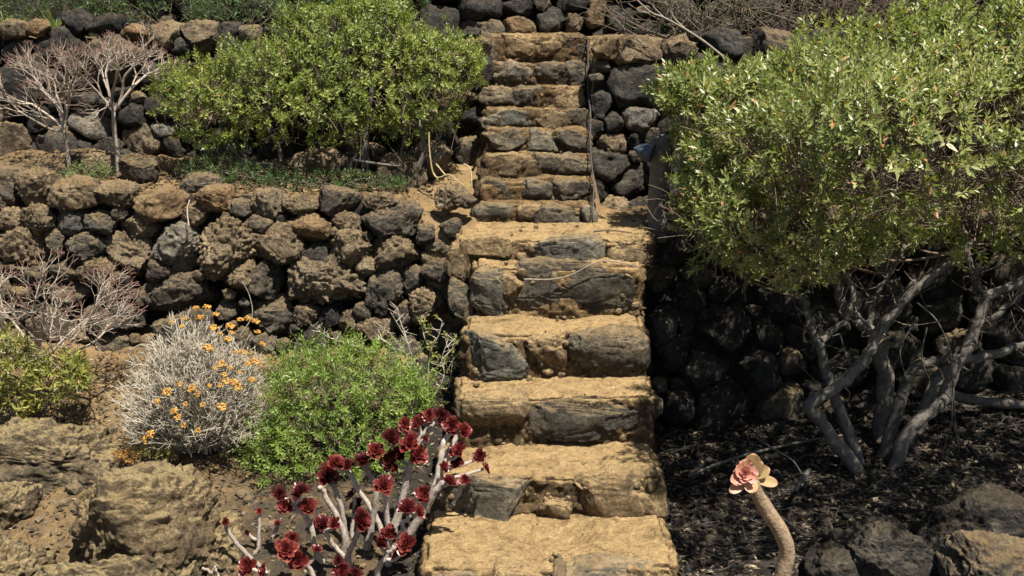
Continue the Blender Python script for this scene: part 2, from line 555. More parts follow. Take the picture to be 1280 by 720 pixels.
def build_wall(name, label, x0, x1, zb, zt, y0, batter, seeds, mats, rmin, rmax, seed, depth=0.17, gap=0.003, yfun=None, bumpy=0.03, group=None, big=0.07, rough=0.17, ztfun=None, fine=False):
    r = np.random.default_rng(seed)
    C, A, B, K = [], [], [], []
    for (px, py, hw, hh, k) in seeds:
        p = plane_hit(px, py, y0, zb, batter)
        s = pxm(px, py, p[1])
        C.append((p[0], p[2])); A.append(hw * s); B.append(hh * s * 1.03); K.append(k)
    tries = 0
    for rr in np.linspace(rmax, rmin, 14):
        for _ in range(260):
            u = r.uniform(x0, x1)
            top = ztfun(u) if ztfun else zt
            v = r.uniform(zb, top)
            a, b = rr * r.uniform(1.0, 1.5), rr * r.uniform(0.75, 1.0)
            if v + b * 0.7 > top + 0.03 or v - b < zb - 0.12:
                continue
            ok = True
            for (cu, cv), ca, cb in zip(C, A, B):
                if ((u - cu) / (ca + a)) ** 2 + ((v - cv) / (cb + b)) ** 2 < 0.80:
                    ok = False
                    break
            if ok:
                C.append((u, v)); A.append(a); B.append(b); K.append(mats[r.integers(len(mats))])
    C = np.array(C); A = np.array(A); B = np.array(B)
    loc = np.array([(x0 + x1) / 2, y0, zb])
    w = thing(name, loc, label, 'wall', group)
    th = np.linspace(-math.pi, math.pi, 73)
    for i in range(len(C)):
        R = 1.0 / np.sqrt((np.cos(th) / (A[i] * 1.24)) ** 2 + (np.sin(th) / (B[i] * 1.24)) ** 2)
        for j in range(len(C)):
            if j == i:
                continue
            e = C[j] - C[i]
            D = math.hypot(*e)
            if D > A[i] * 1.3 + A[j] * 1.3 + 0.2:
                continue
            ph = math.atan2(e[1], e[0])
            ai = 1 / math.sqrt((math.cos(ph) / A[i]) ** 2 + (math.sin(ph) / B[i]) ** 2)
            aj = 1 / math.sqrt((math.cos(ph) / A[j]) ** 2 + (math.sin(ph) / B[j]) ** 2)
            t = D * ai / (ai + aj) - gap * 0.5
            c = np.cos(th - ph)
            R = np.where(c > 0.05, np.minimum(R, t / np.maximum(c, 0.05)), R)
        R = np.maximum(R, 0.012)
        size = math.sqrt(A[i] * B[i])
        sub = (6 if size > 0.16 else 5 if size > 0.06 else 4) if fine and C[i][0] > -3.6 else 4
        v, f = ico(sub)
        s = np.hypot(v[:, 0], v[:, 2])
        ang = np.arctan2(v[:, 2], v[:, 0])
        Ri = np.interp(ang, th, R)
        e1 = r.uniform(0.42, 0.68)
        rho = Ri * s ** e1
        dp = min(depth, size * 1.25) * r.uniform(0.85, 1.1)
        p = np.stack([rho * np.cos(ang), np.sign(v[:, 1]) * np.abs(v[:, 1]) ** 0.8 * dp, rho * np.sin(ang)], 1)
        p = rough_stone(p, size, seed * 1000 + i, rough * r.uniform(0.8, 1.3), 6, lumpy=0.22 if K[i] == 'b' else 0.0)
        u, vz = C[i]
        y = y0 + batter * (vz - zb) + (yfun(u) if yfun else 0)
        y += dp * 0.55 + r.uniform(-bumpy, bumpy)
        me = mesh_np('stone', p, f, M[K[i]])
        obj('stone', me, w, np.array([u, y, vz]) - loc, (r.uniform(-0.12, 0.12), 0, r.uniform(-0.15, 0.15)))
    return w, loc

# ------------------------------------------------------------------ terraced ground
# steps of the stair: front y, top z, x left, x right
STEPS = []
def add_step(py_top, y, xl_px, xr_px):
    p = at(640, py_top, y)
    l = at(xl_px, py_top, y)[0]
    r_ = at(xr_px, py_top, y)[0]
    STEPS.append((y, p[2], l, r_))
add_step(712, 4.55, 526, 846)
add_step(597, 5.15, 545, 829)
add_step(497, 5.60, 570, 819)
add_step(420, 5.93, 580, 808)
add_step(333, 6.35, 592, 806)
add_step(300, 6.55, 570, 822)
for py, y, l, r_ in ((258, 7.14, 594, 742), (227, 7.36, 598, 742), (195, 7.58, 602, 739), (163, 7.80, 603, 738),
                     (137, 8.02, 603, 735), (110, 8.24, 607, 733), (80, 8.46, 611, 733), (44, 8.70, 600, 735)):
    add_step(py, y, l, r_)
LAND_Z = STEPS[5][1]
TOP_Z = STEPS[-1][1]

def ground_h(x, y):
    x = np.asarray(x, float); y = np.asarray(y, float)
    # left of the stair
    zl = 0.42 + (y - 5.0) * 0.30 + 0.05 * np.clip(-x - 1.5, 0, 3)
    zl = np.where(y < 4.9, 0.39 + (y - 4.9) * 0.45, zl)
    tl = 1.93 + (y - 7.0) * 0.09 + 0.02 * np.clip(-x - 0.5, 0, 4)
    nearpath = np.exp(-((x + 0.40) / 0.38) ** 2)
    tl = tl - nearpath * (0.16 * smooth(7.9, 7.0, y))
    ye = 6.98 - 0.16 * smooth(-0.75, -0.55, x)
    zl = zl + (tl - zl) * smooth(ye, ye + 0.08, y)
    zl = zl + (2.97 + 0.02 * np.sin(x) - zl) * smooth(8.42, 8.50, y)
    # right of the stair
    zr = 0.16 + (y - 5.2) * 0.10 + 0.13 * np.clip(x - 1.0, 0, 4)
    zr = np.where(y < 5.2, 0.16 + (y - 5.2) * 0.35 + 0.13 * np.clip(x - 1.0, 0, 4), zr)
    zr = zr + (1.70 + 0.05 * (y - 7) - zr) * smooth(6.98, 7.06, y)
    zr = zr + (2.97 - zr) * smooth(8.12, 8.20, y)
    # below the stair
    zm = np.interp(y, [3.0, 4.6, 5.2, 5.7, 6.0, 6.4, 6.6, 7.2, 8.8, 9.5], [-0.6, 0.05, 0.45, 0.75, 1.0, 1.3, 1.5, 1.62, 2.7, TOP_Z - 0.02])
    XL = np.interp(y, [q[0] for q in STEPS], [q[2] for q in STEPS]) + np.where(y > 7.25, -0.02, 0.07)
    XR = np.interp(y, [q[0] for q in STEPS], [q[3] for q in STEPS]) - np.where(y > 7.25, -0.03, 0.07)
    wl_ = smooth(0.0, -0.05, x - XL)
    wr_ = smooth(0.0, 0.05, x - XR)
    up = smooth(8.6, 8.9, y)
    z = zm * (1 - wl_) * (1 - wr_) + zl * wl_ * (1 - wr_) + zr * wr_
    z = z * (1 - up) + (TOP_Z - 0.03) * up
    # next terrace and hillside behind
    z = z + (4.1 + (y - 9.9) * 0.32 - z) * smooth(9.86, 9.94, y)
    z = np.where(y < 4.2, np.minimum(z, 0.2 + (y - 4.2) * 0.35), z)
    return z

def axis(segs):
    out = []
    for a, b, s in segs:
        out.append(np.arange(a, b, s))
    return np.concatenate(out + [[segs[-1][1]]])
gx = axis([(-40, -8, 2.0), (-8, -4.4, 0.25), (-4.4, 4.6, 0.036), (4.6, 8, 0.25), (8, 40, 2.0)])
gy = axis([(-30, 0, 2.0), (0, 4.0, 0.2), (4.0, 6.95, 0.036), (6.95, 7.09, 0.012), (7.09, 8.10, 0.036), (8.10, 8.21, 0.012), (8.21, 8.40, 0.036), (8.40, 8.52, 0.012), (8.52, 9.84, 0.05), (9.84, 9.96, 0.02), (9.96, 13, 0.2), (13, 60, 2.0)])
X, Y = np.meshgrid(gx, gy)
Zg = ground_h(X, Y)
pp = np.stack([X.ravel(), Y.ravel(), np.zeros(X.size)], 1)
Zg = Zg + (0.035 * fbm(pp * 2.2, 4, 3) + 0.014 * ridged(pp * 9, 3, 8) + 0.006 * fbm(pp * 30, 2, 4)).reshape(X.shape)
ny, nx = X.shape
idx = np.arange(nx * ny).reshape(ny, nx)
quads = np.stack([idx[:-1, :-1], idx[:-1, 1:], idx[1:, 1:], idx[1:, :-1]], -1).reshape(-1, 4)
gyz = np.gradient(Zg, axis=0) / np.maximum(np.gradient(Y, axis=0), 1e-6)
hum_shade = np.clip(np.abs(gyz) - 1.2, 0, 1) * smooth(-0.45, -0.7, X) + np.clip(np.abs(gyz) - 1.2, 0, 1) * (X > 0)                               # earth behind the walls
hum_shade = np.maximum(hum_shade, smooth(0.70, 0.85, X) * smooth(7.0, 6.9, Y) * 0.95)   # leaf mould under the bush
hum_shade = np.maximum(hum_shade, smooth(-0.45, -0.6, X) * smooth(6.75, 6.5, Y) * (0.36 + 0.2 * smooth(-2.0, -1.2, X)))
hum_shade = np.maximum(hum_shade, smooth(8.9, 9.3, Y) * 0.6)
hum_shade = np.maximum(hum_shade, smooth(6.75, 6.6, Y) * smooth(-0.75, -0.6, X) * smooth(-0.2, -0.3, X))  # shade left of the steps, painted into the soil colour
hum_shade = np.maximum(hum_shade, smooth(0.75, 0.85, X) * smooth(7.1, 7.2, Y) * 0.5)
hum_shade = np.maximum(hum_shade, smooth(-1.2, -1.5, X) * smooth(7.2, 7.5, Y) * 0.35)
ground = obj('ground', mesh_np('ground', np.stack([X, Y, Zg], -1).reshape(-1, 3), quads, M['soil'], {'humus_shade': hum_shade.ravel()}))
struct(ground)

def gz(x, y):
    p = np.array([[x, y, 0.0]])
    return float(ground_h(x, y) + 0.035 * fbm(p * 2.2, 4, 3)[0] + 0.014 * ridged(p * 9, 3, 8)[0])

def gz_arr(x, y):
    p = np.stack([x, y, np.zeros(len(x))], 1)
    return ground_h(x, y) + 0.035 * fbm(p * 2.2, 4, 3) + 0.014 * ridged(p * 9, 3, 8)

# ------------------------------------------------------------------ dry stone walls
LW = [(10, 240, 14, 18, 'd'), (43, 236, 25, 16, 'b'), (92, 248, 30, 15, 'b'), (146, 246, 22, 13, 'b'), (199, 258, 36, 17, 'o'),
      (268, 251, 32, 13, 'o'), (87, 274, 24, 17, 'g'), (125, 281, 19, 13, 'd'), (48, 275, 18, 13, 'b'), (10, 275, 14, 14, 'b'),
      (30, 309, 36, 23, 'b'), (66, 304, 14, 18, 'd'), (107, 312, 23, 15, 'd'), (168, 285, 22, 15, 'b'), (164, 318, 26, 26, 'b'),
      (220, 307, 34, 29, 'g'), (282, 307, 32, 40, 'b'), (123, 337, 21, 14, 'b'), (200, 338, 20, 11, 'd'), (215, 370, 72, 22, 'd'),
      (310, 347, 18, 20, 'b'), (30, 344, 32, 14, 'd'), (300, 262, 18, 10, 'd'), (330, 257, 24, 12, 'b'), (374, 259, 20, 9, 'b'),
      (322, 280, 20, 12, 'd'), (345, 309, 33, 21, 'b'), (386, 288, 26, 16, 'o'), (322, 354, 24, 26, 'd'), (402, 356, 52, 31, 'b'),
      (436, 311, 23, 22, 'b'), (432, 278, 15, 11, 'b'), (488, 280, 38, 19, 'd'), (493, 318, 33, 20, 'b'), (483, 363, 24, 24, 'd'),
      (514, 353, 17, 14, 'd'), (547, 340, 20, 18, 'd'), (531, 384, 25, 18, 'b'), (550, 312, 14, 12, 'b'),
      (476, 253, 18, 8, 'b'), (505, 396, 12, 14, 'd'), (465, 414, 24, 14, 'b'), (437, 404, 10, 16, 'b'), (453, 391, 10, 10, 'd'),
      (565, 372, 16, 22, 'd'), (80, 370, 45, 16, 'd'), (330, 398, 40, 18, 'd'), (140, 400, 50, 18, 'd'), (230, 412, 44, 18, 'd')]
build_wall('dry_stone_wall', 'waist-high dry stone wall of rough brown lava stones behind the flowering shrubs, left of steps',
           -4.2, -0.42, 0.95, 1.98, 6.72, 0.22, LW, ['d', 'd', 'b', 'b', 'd', 'k'], 0.03, 0.13, 11, fine=True, bumpy=0.045, ztfun=lambda u: 1.80 if u > -0.68 else 1.98)

UW = [(15, 36, 18, 11, 'b'), (72, 58, 40, 19, 'd'), (20, 62, 18, 15, 'd'), (48, 35, 16, 8, 'o'), (95, 28, 22, 12, 'd'), (130, 33, 24, 12, 'd'),
      (205, 45, 26, 12, 'b'), (250, 47, 24, 15, 'b'), (285, 47, 18, 14, 'd'), (312, 46, 14, 11, 'b'), (345, 48, 20, 12, 'd'), (165, 43, 18, 10, 'o'),
      (110, 155, 22, 19, 'g'), (50, 153, 27, 13, 'd'), (180, 181, 22, 18, 'b'), (14, 180, 20, 22, 'b'), (217, 186, 18, 14, 'd'), (205, 163, 18, 10, 'g'),
      (168, 145, 18, 13, 'd'), (100, 125, 18, 12, 'd'), (232, 60, 28, 10, 'd'), (160, 205, 26, 14, 'd')]
UW += [(590, 90, 22, 20, 'd'), (590, 60, 20, 10, 'b'), (585, 150, 20, 14, 'd'), (560, 48, 16, 10, 'd')]
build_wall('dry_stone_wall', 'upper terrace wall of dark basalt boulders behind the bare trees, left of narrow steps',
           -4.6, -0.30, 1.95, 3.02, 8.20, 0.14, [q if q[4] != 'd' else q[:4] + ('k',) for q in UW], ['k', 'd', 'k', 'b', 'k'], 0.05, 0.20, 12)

RW = [(845, 440, 22, 20, 'k'), (875, 463, 30, 22, 'k'), (910, 415, 38, 28, 'k'), (858, 405, 10, 14, 'k'), (830, 405, 24, 26, 'k'), (875, 345, 22, 14, 'd'),
      (900, 525, 42, 38, 'k'), (850, 515, 24, 28, 'k'), (860, 372, 20, 14, 'k'), (825, 350, 18, 18, 'd'), (950, 470, 24, 30, 'k'), (1260, 340, 30, 22, 'd'), (960, 420, 26, 20, 'k')]
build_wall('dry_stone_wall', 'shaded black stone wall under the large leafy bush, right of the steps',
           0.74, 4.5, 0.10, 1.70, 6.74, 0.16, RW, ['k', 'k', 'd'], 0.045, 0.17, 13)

URW = [(800, 105, 46, 34, 'd'), (795, 68, 50, 16, 'b'), (765, 60, 20, 14, 'o'), (850, 62, 24, 14, 'b'), (800, 148, 20, 14, 'g'), (768, 155, 14, 12, 'd'), (762, 205, 22, 24, 'd'),
       (790, 230, 22, 24, 'd'), (752, 240, 10, 22, 'd'), (768, 262, 22, 18, 'b'), (800, 266, 20, 18, 'd'), (768, 182, 16, 12, 'b')]
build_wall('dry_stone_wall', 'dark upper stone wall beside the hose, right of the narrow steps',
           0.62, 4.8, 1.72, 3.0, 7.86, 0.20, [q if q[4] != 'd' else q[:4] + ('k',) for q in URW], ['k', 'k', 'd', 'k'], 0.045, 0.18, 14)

TW = [(650, 12, 20, 14, 'd'), (690, 28, 18, 14, 'd'), (716, 28, 9, 11, 'b'), (718, 4, 26, 12, 'd'), (648, 30, 20, 14, 'o'), (745, 20, 12, 22, 'o'), (775, 25, 18, 20, 'd'), (600, 10, 24, 16, 'd')]
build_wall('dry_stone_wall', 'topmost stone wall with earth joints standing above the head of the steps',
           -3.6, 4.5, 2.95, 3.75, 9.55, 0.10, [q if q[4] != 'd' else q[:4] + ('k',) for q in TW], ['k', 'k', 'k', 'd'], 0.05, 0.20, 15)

# ------------------------------------------------------------------ the stair
def rounded_block(x0, x1, y0, y1, z0, z1, r, res, seed, amp_front, amp_top):
    """closed block with rounded, weathered edges in world coordinates"""
    c = np.array([(x0 + x1) / 2, (y0 + y1) / 2, (z0 + z1) / 2])
    h = np.array([x1 - x0, y1 - y0, z1 - z0]) / 2
    n = np.maximum((2 * h / res).astype(int), 4)
    V, F, off = [], [], 0
    for ax in range(3):
        a, b = [i for i in range(3) if i != ax]
        for sgn in (-1, 1):
            u, v = np.meshgrid(np.linspace(-h[a], h[a], n[a] + 1), np.linspace(-h[b], h[b], n[b] + 1), indexing='ij')
            p = np.zeros(u.shape + (3,))
            p[..., a] = u; p[..., b] = v; p[..., ax] = sgn * h[ax]
            k = np.arange(u.size).reshape(u.shape) + off
            q = np.stack([k[:-1, :-1], k[1:, :-1], k[1:, 1:], k[:-1, 1:]], -1).reshape(-1, 4)
            flip = (sgn > 0) == (ax == 1)
            if flip:
                q = q[:, ::-1]
            V.append(p.reshape(-1, 3)); F.append(q); off += u.size
    V = np.concatenate(V); F = np.concatenate(F)
    key = np.round(V * 1e5).astype(np.int64)
    _, first, inv = np.unique(key, axis=0, return_index=True, return_inverse=True)
    inv = inv.ravel()
    V = V[first]; F = inv[F]
    inner = np.clip(V, -(h - r), h - r)
    d = V - inner
    nrm = norm(d)
    p = inner + nrm * r
    w = p + c
    up = np.clip(nrm[:, 2], 0, 1)
    amp = amp_front * (1 - up) + amp_top * up
    disp = amp * (0.9 * fbm(w * 5.0, 3, seed) + 0.9 * ridged(w * 13.0, 4, seed + 3) - 0.2 + 0.55 * ridged(w * 38.0, 2, seed + 7))
    edge = np.clip((1 - np.abs(nrm).max(1)) / 0.29, 0, 1)
    near = np.exp(-np.minimum(np.abs(h[2] - (V[:, 2])), 0.2) / 0.035) * np.exp(-np.abs(V[:, 1] + h[1]) / 0.06)
    er = np.clip(ridged(w * 7.0, 4, seed + 21) + 0.25, 0, None)
    disp = disp - (0.045 * edge + 0.034 * near) * er
    w = w + nrm * disp[:, None]
    # slow sag so that edges are not straight
    w[:, 2] += 0.022 * fbm(np.stack([w[:, 0] * 3, w[:, 1] * 0 + seed, w[:, 0] * 0], 1), 2, seed)
    w[:, 1] += 0.05 * fbm(np.stack([w[:, 0] * 2.5, w[:, 1] * 0 + seed * 1.7, w[:, 0] * 0], 1), 2, seed + 1) * (nrm[:, 1] < 0.5)
    return w, F

stair_loc = np.array([0.19, 4.55, 0.0])
stair = thing('stone_staircase', stair_loc, 'steep rustic stone steps with dusty ochre treads climbing between the terrace walls', 'steps')
STONES = {
    0: [(772, 702, 64, 26, 'step_grey'), (580, 722, 46, 20, 'step_dark'), (650, 716, 30, 12, 'step_brown'), (700, 706, 12, 10, 'step_dark')],
    1: [(606, 622, 66, 38, 'step_grey'), (772, 618, 55, 40, 'step_brown'), (700, 634, 26, 26, 'step_brown')],
    2: [(618, 520, 44, 25, 'step_brown'), (742, 520, 78, 27, 'step_dark')],
    3: [(617, 438, 40, 27, 'step_grey'), (760, 440, 46, 26, 'step_dark'), (686, 444, 26, 22, 'step_brown')],
    4: [(724, 358, 74, 27, 'step_dark'), (606, 368, 26, 28, 'step_grey'), (640, 356, 14, 14, 'step_brown'), (576, 378, 14, 24, 'step_dark')],
    5: [(700, 314, 50, 17, 'step_grey'), (780, 314, 32, 17, 'step_brown'), (606, 312, 30, 12, 'step_brown'), (572, 330, 16, 22, 'step_brown')],
    6: [(620, 268, 28, 11, 'step_dark'), (700, 268, 32, 12, 'step_dark'), (736, 268, 10, 12, 'step_grey'), (662, 270, 16, 10, 'step_brown')],
    7: [(622, 241, 26, 13, 'step_dark'), (668, 241, 22, 12, 'step_dark'), (714, 240, 26, 13, 'step_dark')],
    8: [(632, 209, 32, 14, 'step_brown'), (684, 211, 20, 12, 'step_dark'), (718, 210, 20, 14, 'step_dark')],
    9: [(628, 178, 26, 13, 'step_dark'), (676, 177, 24, 13, 'step_grey'), (716, 178, 20, 13, 'step_dark')],
    10: [(634, 149, 32, 13, 'step_grey'), (688, 150, 22, 13, 'step_brown'), (719, 149, 14, 13, 'step_dark')],
    11: [(622, 121, 20, 12, 'step_dark'), (660, 123, 20, 12, 'step_dark'), (702, 122, 26, 13, 'step_brown')],
    12: [(640, 95, 30, 14, 'step_grey'), (688, 94, 20, 12, 'step_dark'), (718, 95, 16, 14, 'step_dark')],
    13: [(612, 64, 16, 17, 'step_dark'), (648, 60, 22, 14, 'step_brown'), (690, 62, 24, 13, 'step_brown'), (720, 60, 14, 14, 'step_dark')],
    14: [(650, 32, 20, 11, 'step_dark'), (690, 32, 18, 11, 'step_dark'), (717, 32, 9, 9, 'step_brown'), (738, 32, 11, 10, 'step_brown')],
    15: [(652, 9, 22, 11, 'step_dark'), (708, 9, 28, 11, 'step_dark')],
}
for k, (yf, zt, xl, xr) in enumerate(STEPS):
    last = k == len(STEPS) - 1
    yb = (STEPS[k + 1][0] if not last else 9.95) + (0.12 if not last else 0)
    zlow = (STEPS[k - 1][1] - 0.14) if k else zt - 0.5
    if k == 5:
        yb = 7.3
    w, F = rounded_block(xl, xr, yf, yb, zlow, zt, 0.028, 0.016 if k < 7 else 0.018, 40 + k, 0.034 if k < 6 else 0.032, 0.011 if k < 6 else 0.014)
    me = mesh_np('step', w - stair_loc, F, M['mortar' if k < 6 else 'mortar_upper'])
    st = obj('step', me, stair)
    for q, (px, py, hw, hh, mt) in enumerate(STONES.get(k, [])):
        p = at(px, py, yf)
        s = pxm(px, py, yf)
        r_ = np.random.default_rng(900 + k * 10 + q)
        v, f = ico(5 if k < 6 else 4)
        dep = 0.13 if k < 6 else 0.08
        hw, hh = hw * 1.10, hh * 1.14
        qv = np.sign(v) * np.abs(v) ** (0.5 if k < 6 else 0.68) * np.array([hw * s, dep, hh * s])
        qv = rough_stone(qv, math.sqrt(hw * hh) * s, 4000 + k * 10 + q, 0.10 if k < 6 else 0.17, 6, grit=0.013)
        zc = min(p[2], zt - hh * s * 0.86) if k < 6 else zt - hh * s * 0.88
        proud = 0.074 if k < 6 else 0.046
        o = obj('stone', mesh_np('stone', qv, f, M[mt]), st, np.array([p[0], yf + dep - proud, zc]) - stair_loc, (r_.uniform(-0.1, 0.05), r_.uniform(-0.05, 0.05), r_.uniform(-0.06, 0.06)))
    # small rubble packed into the riser
    r_ = np.random.default_rng(1500 + k)
    zl0 = STEPS[k - 1][1] if k else zt - 0.35
    n = int((xr - xl) * (zt - zl0) * (170 if k < 6 else 260))
    v, f = ico(2)
    VV, FF = [], []
    for q in range(n):
        sz = r_.uniform(0.012, 0.034) if k < 6 else r_.uniform(0.010, 0.024)
        b3 = rough_stone(v * sz * r_.uniform(0.7, 1.35, 3), sz, 7000 + k * 100 + q, 0.2, 4)
        VV.append(b3 + np.array([r_.uniform(xl + 0.03, xr - 0.03), yf + r_.uniform(-0.004, 0.016), r_.uniform(zl0, zt - 0.035)]))
        FF.append(f + q * len(v))
    n2 = 26 if k < 6 else 10
    for q in range(n2):
        sz = 0.004 * (5.0 if k < 6 else 3.0) ** (r_.random() ** 2)
        b3 = rough_stone(v * sz * r_.uniform(0.7, 1.35, 3), sz, 9000 + k * 100 + q, 0.2, 4)
        yy = yb - 0.14 if r_.random() < 0.5 else yf + 0.05 + r_.random() * max(yb - yf - 0.2, 0.02)
        yy = yb - 0.125 - 0.05 * r_.random() ** 2 if r_.random() < 0.45 else yf + 0.04 + r_.random() * max(yb - yf - 0.2, 0.02)
        VV.append(b3 + np.array([r_.uniform(xl + 0.05, xr - 0.05), yy, zt + sz * 0.3]))
        FF.append(f + (n + q) * len(v))
    stuff(obj('rubble', mesh_np('rubble', np.concatenate(VV) - stair_loc, np.concatenate(FF), M['step_brown']), st))

# ------------------------------------------------------------------ loose rocks and outcrops
def boulder(name, label, px, py, y, rad, seed, mat, sub=5, rough=0.14, facets=8, group=None, sink=0.0, rot=(0, 0, 0), e=0.75, cat='rock', lumpy=0.0, grit=0.010):
    c = at(px, py, y)
    c[2] -= sink
    v, f = ico(sub)
    q = np.sign(v) * np.abs(v) ** e * np.asarray(rad)
    p = rough_stone(q, float(np.mean(rad)), seed, rough, facets, lumpy=lumpy, grit=grit)
    o = obj(name, mesh_np(name, p, f, M[mat]), None, c, rot)
    return tag(o, label, cat, group)

def outcrop(name, label, px, py, y, rad, seed, cuts, rot=(0, 0, 0), strata=0.03):
    """large weathered rock with ledges, cut by given planes (normal, offset) in units of its radii"""
    c = at(px, py, y)
    v, f = ico(7)
    q = np.sign(v) * np.abs(v) ** 0.7
    for n, off in cuts:
        n = norm(np.array(n, float))
        d = q @ n
        q = q - np.maximum(d - off, 0)[:, None] * n * 0.93
    p = q * np.asarray(rad)
    fn = np.cross(p[f[:, 1]] - p[f[:, 0]], p[f[:, 2]] - p[f[:, 0]])
    d = np.zeros_like(p)
    for c_ in range(3):
        np.add.at(d, f[:, c_], fn)
    d = norm(d)
    o = np.array([seed * 3.1, seed * 1.7, seed * 2.3])
    disp = 0.11 * fbm(p * 2.6 + o, 3, seed) + 0.060 * ridged(p * 4.6 + o, 4, seed + 2) + 0.020 * ridged(p * 15 + o, 3, seed + 4) + 0.009 * ridged(p * 48 + o, 2, seed + 6)
    led = np.sin((p[:, 2] + 0.25 * p[:, 0] + 0.08 * fbm(p * 3 + o, 2, seed + 1)) * 34)
    disp = disp + strata * 0.35 * led * (1 - np.abs(d[:, 2]))
    p = p + d * disp[:, None]
    ob = obj(name, mesh_np(name, p, f, M['outcrop']), None, c, rot)
    return tag(ob, label, 'rock')

for lab, px, py, y, rad, sd, rot in (
        ('big weathered brown bedrock rock with pale patches, left of the red succulent', 165, 655, 5.02, (0.42, 0.36, 0.29), 31, (-0.25, 0.10, 0.2)),
        ('low brown rock shelf at the foot of the big weathered rock', 165, 745, 4.70, (0.46, 0.24, 0.22), 32, (-0.2, 0.0, -0.1)),
        ('broad flat-topped brown rock below the bare reddish twigs', 52, 570, 5.60, (0.56, 0.36, 0.22), 33, (-0.2, 0.05, 0.1)),
        ('sunlit ochre rock in the corner beside the low rock shelf', -10, 715, 4.75, (0.26, 0.22, 0.22), 35, (-0.2, 0.1, 0)),
        ('sloping brown rock between the big weathered rock and the red succulent', 262, 680, 5.05, (0.20, 0.22, 0.15), 36, (-0.2, 0.25, 0))):
    ob = boulder('rock_outcrop', lab, px, py, y, rad, sd, 'outcrop', 6, 0.15, 11, rot=rot, e=0.7, lumpy=0.08, grit=0.026)
boulder('boulder', 'pale-topped pitted boulder lying before the dark domed boulder', 1240, 722, 4.75, (0.30, 0.24, 0.22), 71, 'd', 6, 0.12)
boulder('boulder', 'large dark grey domed boulder among dead leaves under the bush', 1215, 665, 5.2, (0.34, 0.30, 0.24), 72, 'k', 6, 0.11)
boulder('boulder', 'dark brown boulder leaning against the domed grey boulder', 1118, 700, 5.0, (0.25, 0.2, 0.22), 73, 'k', 6, 0.12)
boulder('boulder', 'dark low rock half buried in leaf mould near the pink succulent stem', 1050, 705, 5.0, (0.18, 0.16, 0.10), 74, 'k', 5, 0.12)
boulder('boulder', 'dark brown boulder with dusty top standing below the broad flat-topped rock', 8, 640, 5.2, (0.17, 0.18, 0.16), 75, 'outcrop', 6, 0.14)
boulder('boulder', 'small brown boulder at the foot of the silvery shrub beside the outcrop', 175, 600, 5.4, (0.14, 0.12, 0.09), 76, 'b', 5, 0.14)
boulder('boulder', 'rough brown boulder half under the silvery shrub', 225, 605, 5.4, (0.13, 0.11, 0.07), 77, 'b', 5, 0.14)
# rocks lying on the left terrace
TR = [(250, 233, 7.2, (0.15, 0.12, 0.08), 'd', 'dark flat rock resting behind the rusty cap stones of the lower wall'),
      (567, 246, 7.05, (0.12, 0.1, 0.075), 'b', 'brown rock on the earth path below the pale yellow twisted stems'),
      (585, 250, 7.02, (0.07, 0.06, 0.05), 'd', 'small dark rock touching the lowest narrow step'),
      (45, 215, 7.5, (0.22, 0.15, 0.09), 'b', 'broad brown rock lying between lower wall and leaning bare tree'),
      (120, 205, 7.7, (0.22, 0.14, 0.1), 'b', 'broad brown rock lying behind the two bare trees'),
      (172, 215, 7.4, (0.13, 0.12, 0.12), 'd', 'dark upright rock right beside the slender bare trunk'),
      (210, 208, 7.7, (0.10, 0.08, 0.06), 'o', 'small rusty rock between dark upright rock and creeping plant'),
      (500, 215, 7.6, (0.2, 0.16, 0.14), 'b', 'brown rock under the terrace bush next to its leaning stem'),
      (540, 205, 7.75, (0.16, 0.14, 0.15), 'b', 'brown rock behind the pale yellow twisted stems'),
      (10, 225, 7.3, (0.15, 0.12, 0.09), 'd', 'dark rock on the terrace edge by the broad brown rock'),
      (100, 232, 7.15, (0.12, 0.1, 0.06), 'b', 'flat brown rock at the terrace edge below the small pale plant'),
      (395, 205, 7.9, (0.2, 0.13, 0.12), 'b', 'brown rock deep under the terrace bush behind the dark leaf mat'),
      (455, 200, 7.9, (0.17, 0.13, 0.12), 'd', 'dark rock behind the upright trunk of the terrace bush')]
for i, (px, py, y, rad, mt, lab) in enumerate(TR):
    boulder('terrace_rock', lab, px, py, y, rad, 200 + i, mt, 5 if i < 6 else 4, 0.15, group='loose rocks on the middle terrace', lumpy=0.1)
# pebbles: uncountable
def pebbles(name, n, xr, yr, seed, mat, smin, smax, keep=None):
    r = np.random.default_rng(seed)
    x = r.uniform(*xr, n); y = r.uniform(*yr, n)
    if keep is not None:
        k = keep(x, y)
        x, y = x[k], y[k]
    n = len(x)
    z = gz_arr(x, y)
    v, f = ico(1)
    s = smin * (smax / smin) ** (r.random(n) ** 2.5)
    sc = s[:, None] * r.uniform(0.6, 1.3, (n, 3)) * np.array([1.1, 1.1, 0.75])
    a = r.uniform(0, 6.28, n)
    P = v[None] * sc[:, None, :] * r.uniform(0.75, 1.2, (n, len(v)))[..., None]
    xx = P[..., 0] * np.cos(a)[:, None] - P[..., 1] * np.sin(a)[:, None]
    yy = P[..., 0] * np.sin(a)[:, None] + P[..., 1] * np.cos(a)[:, None]
    P = np.stack([xx + x[:, None], yy + y[:, None], P[..., 2] + (z + s * 0.25)[:, None]], -1)
    F = (f[None] + (np.arange(n) * len(v))[:, None, None]).reshape(-1, 3)
    o = obj(name, mesh_np(name, P.reshape(-1, 3), F, M[mat], flat=True))
    return stuff(o)
tag(pebbles('gravel', 1500, (-4, -0.45), (7.08, 8.2), 5, 'o', 0.006, 0.035), 'loose rusty gravel scattered over the middle terrace', 'gravel')
tag(pebbles('gravel', 900, (-2.8, -0.4), (4.6, 6.7), 6, 'b', 0.008, 0.05), 'brown stony rubble on the ground below the left wall', 'gravel')
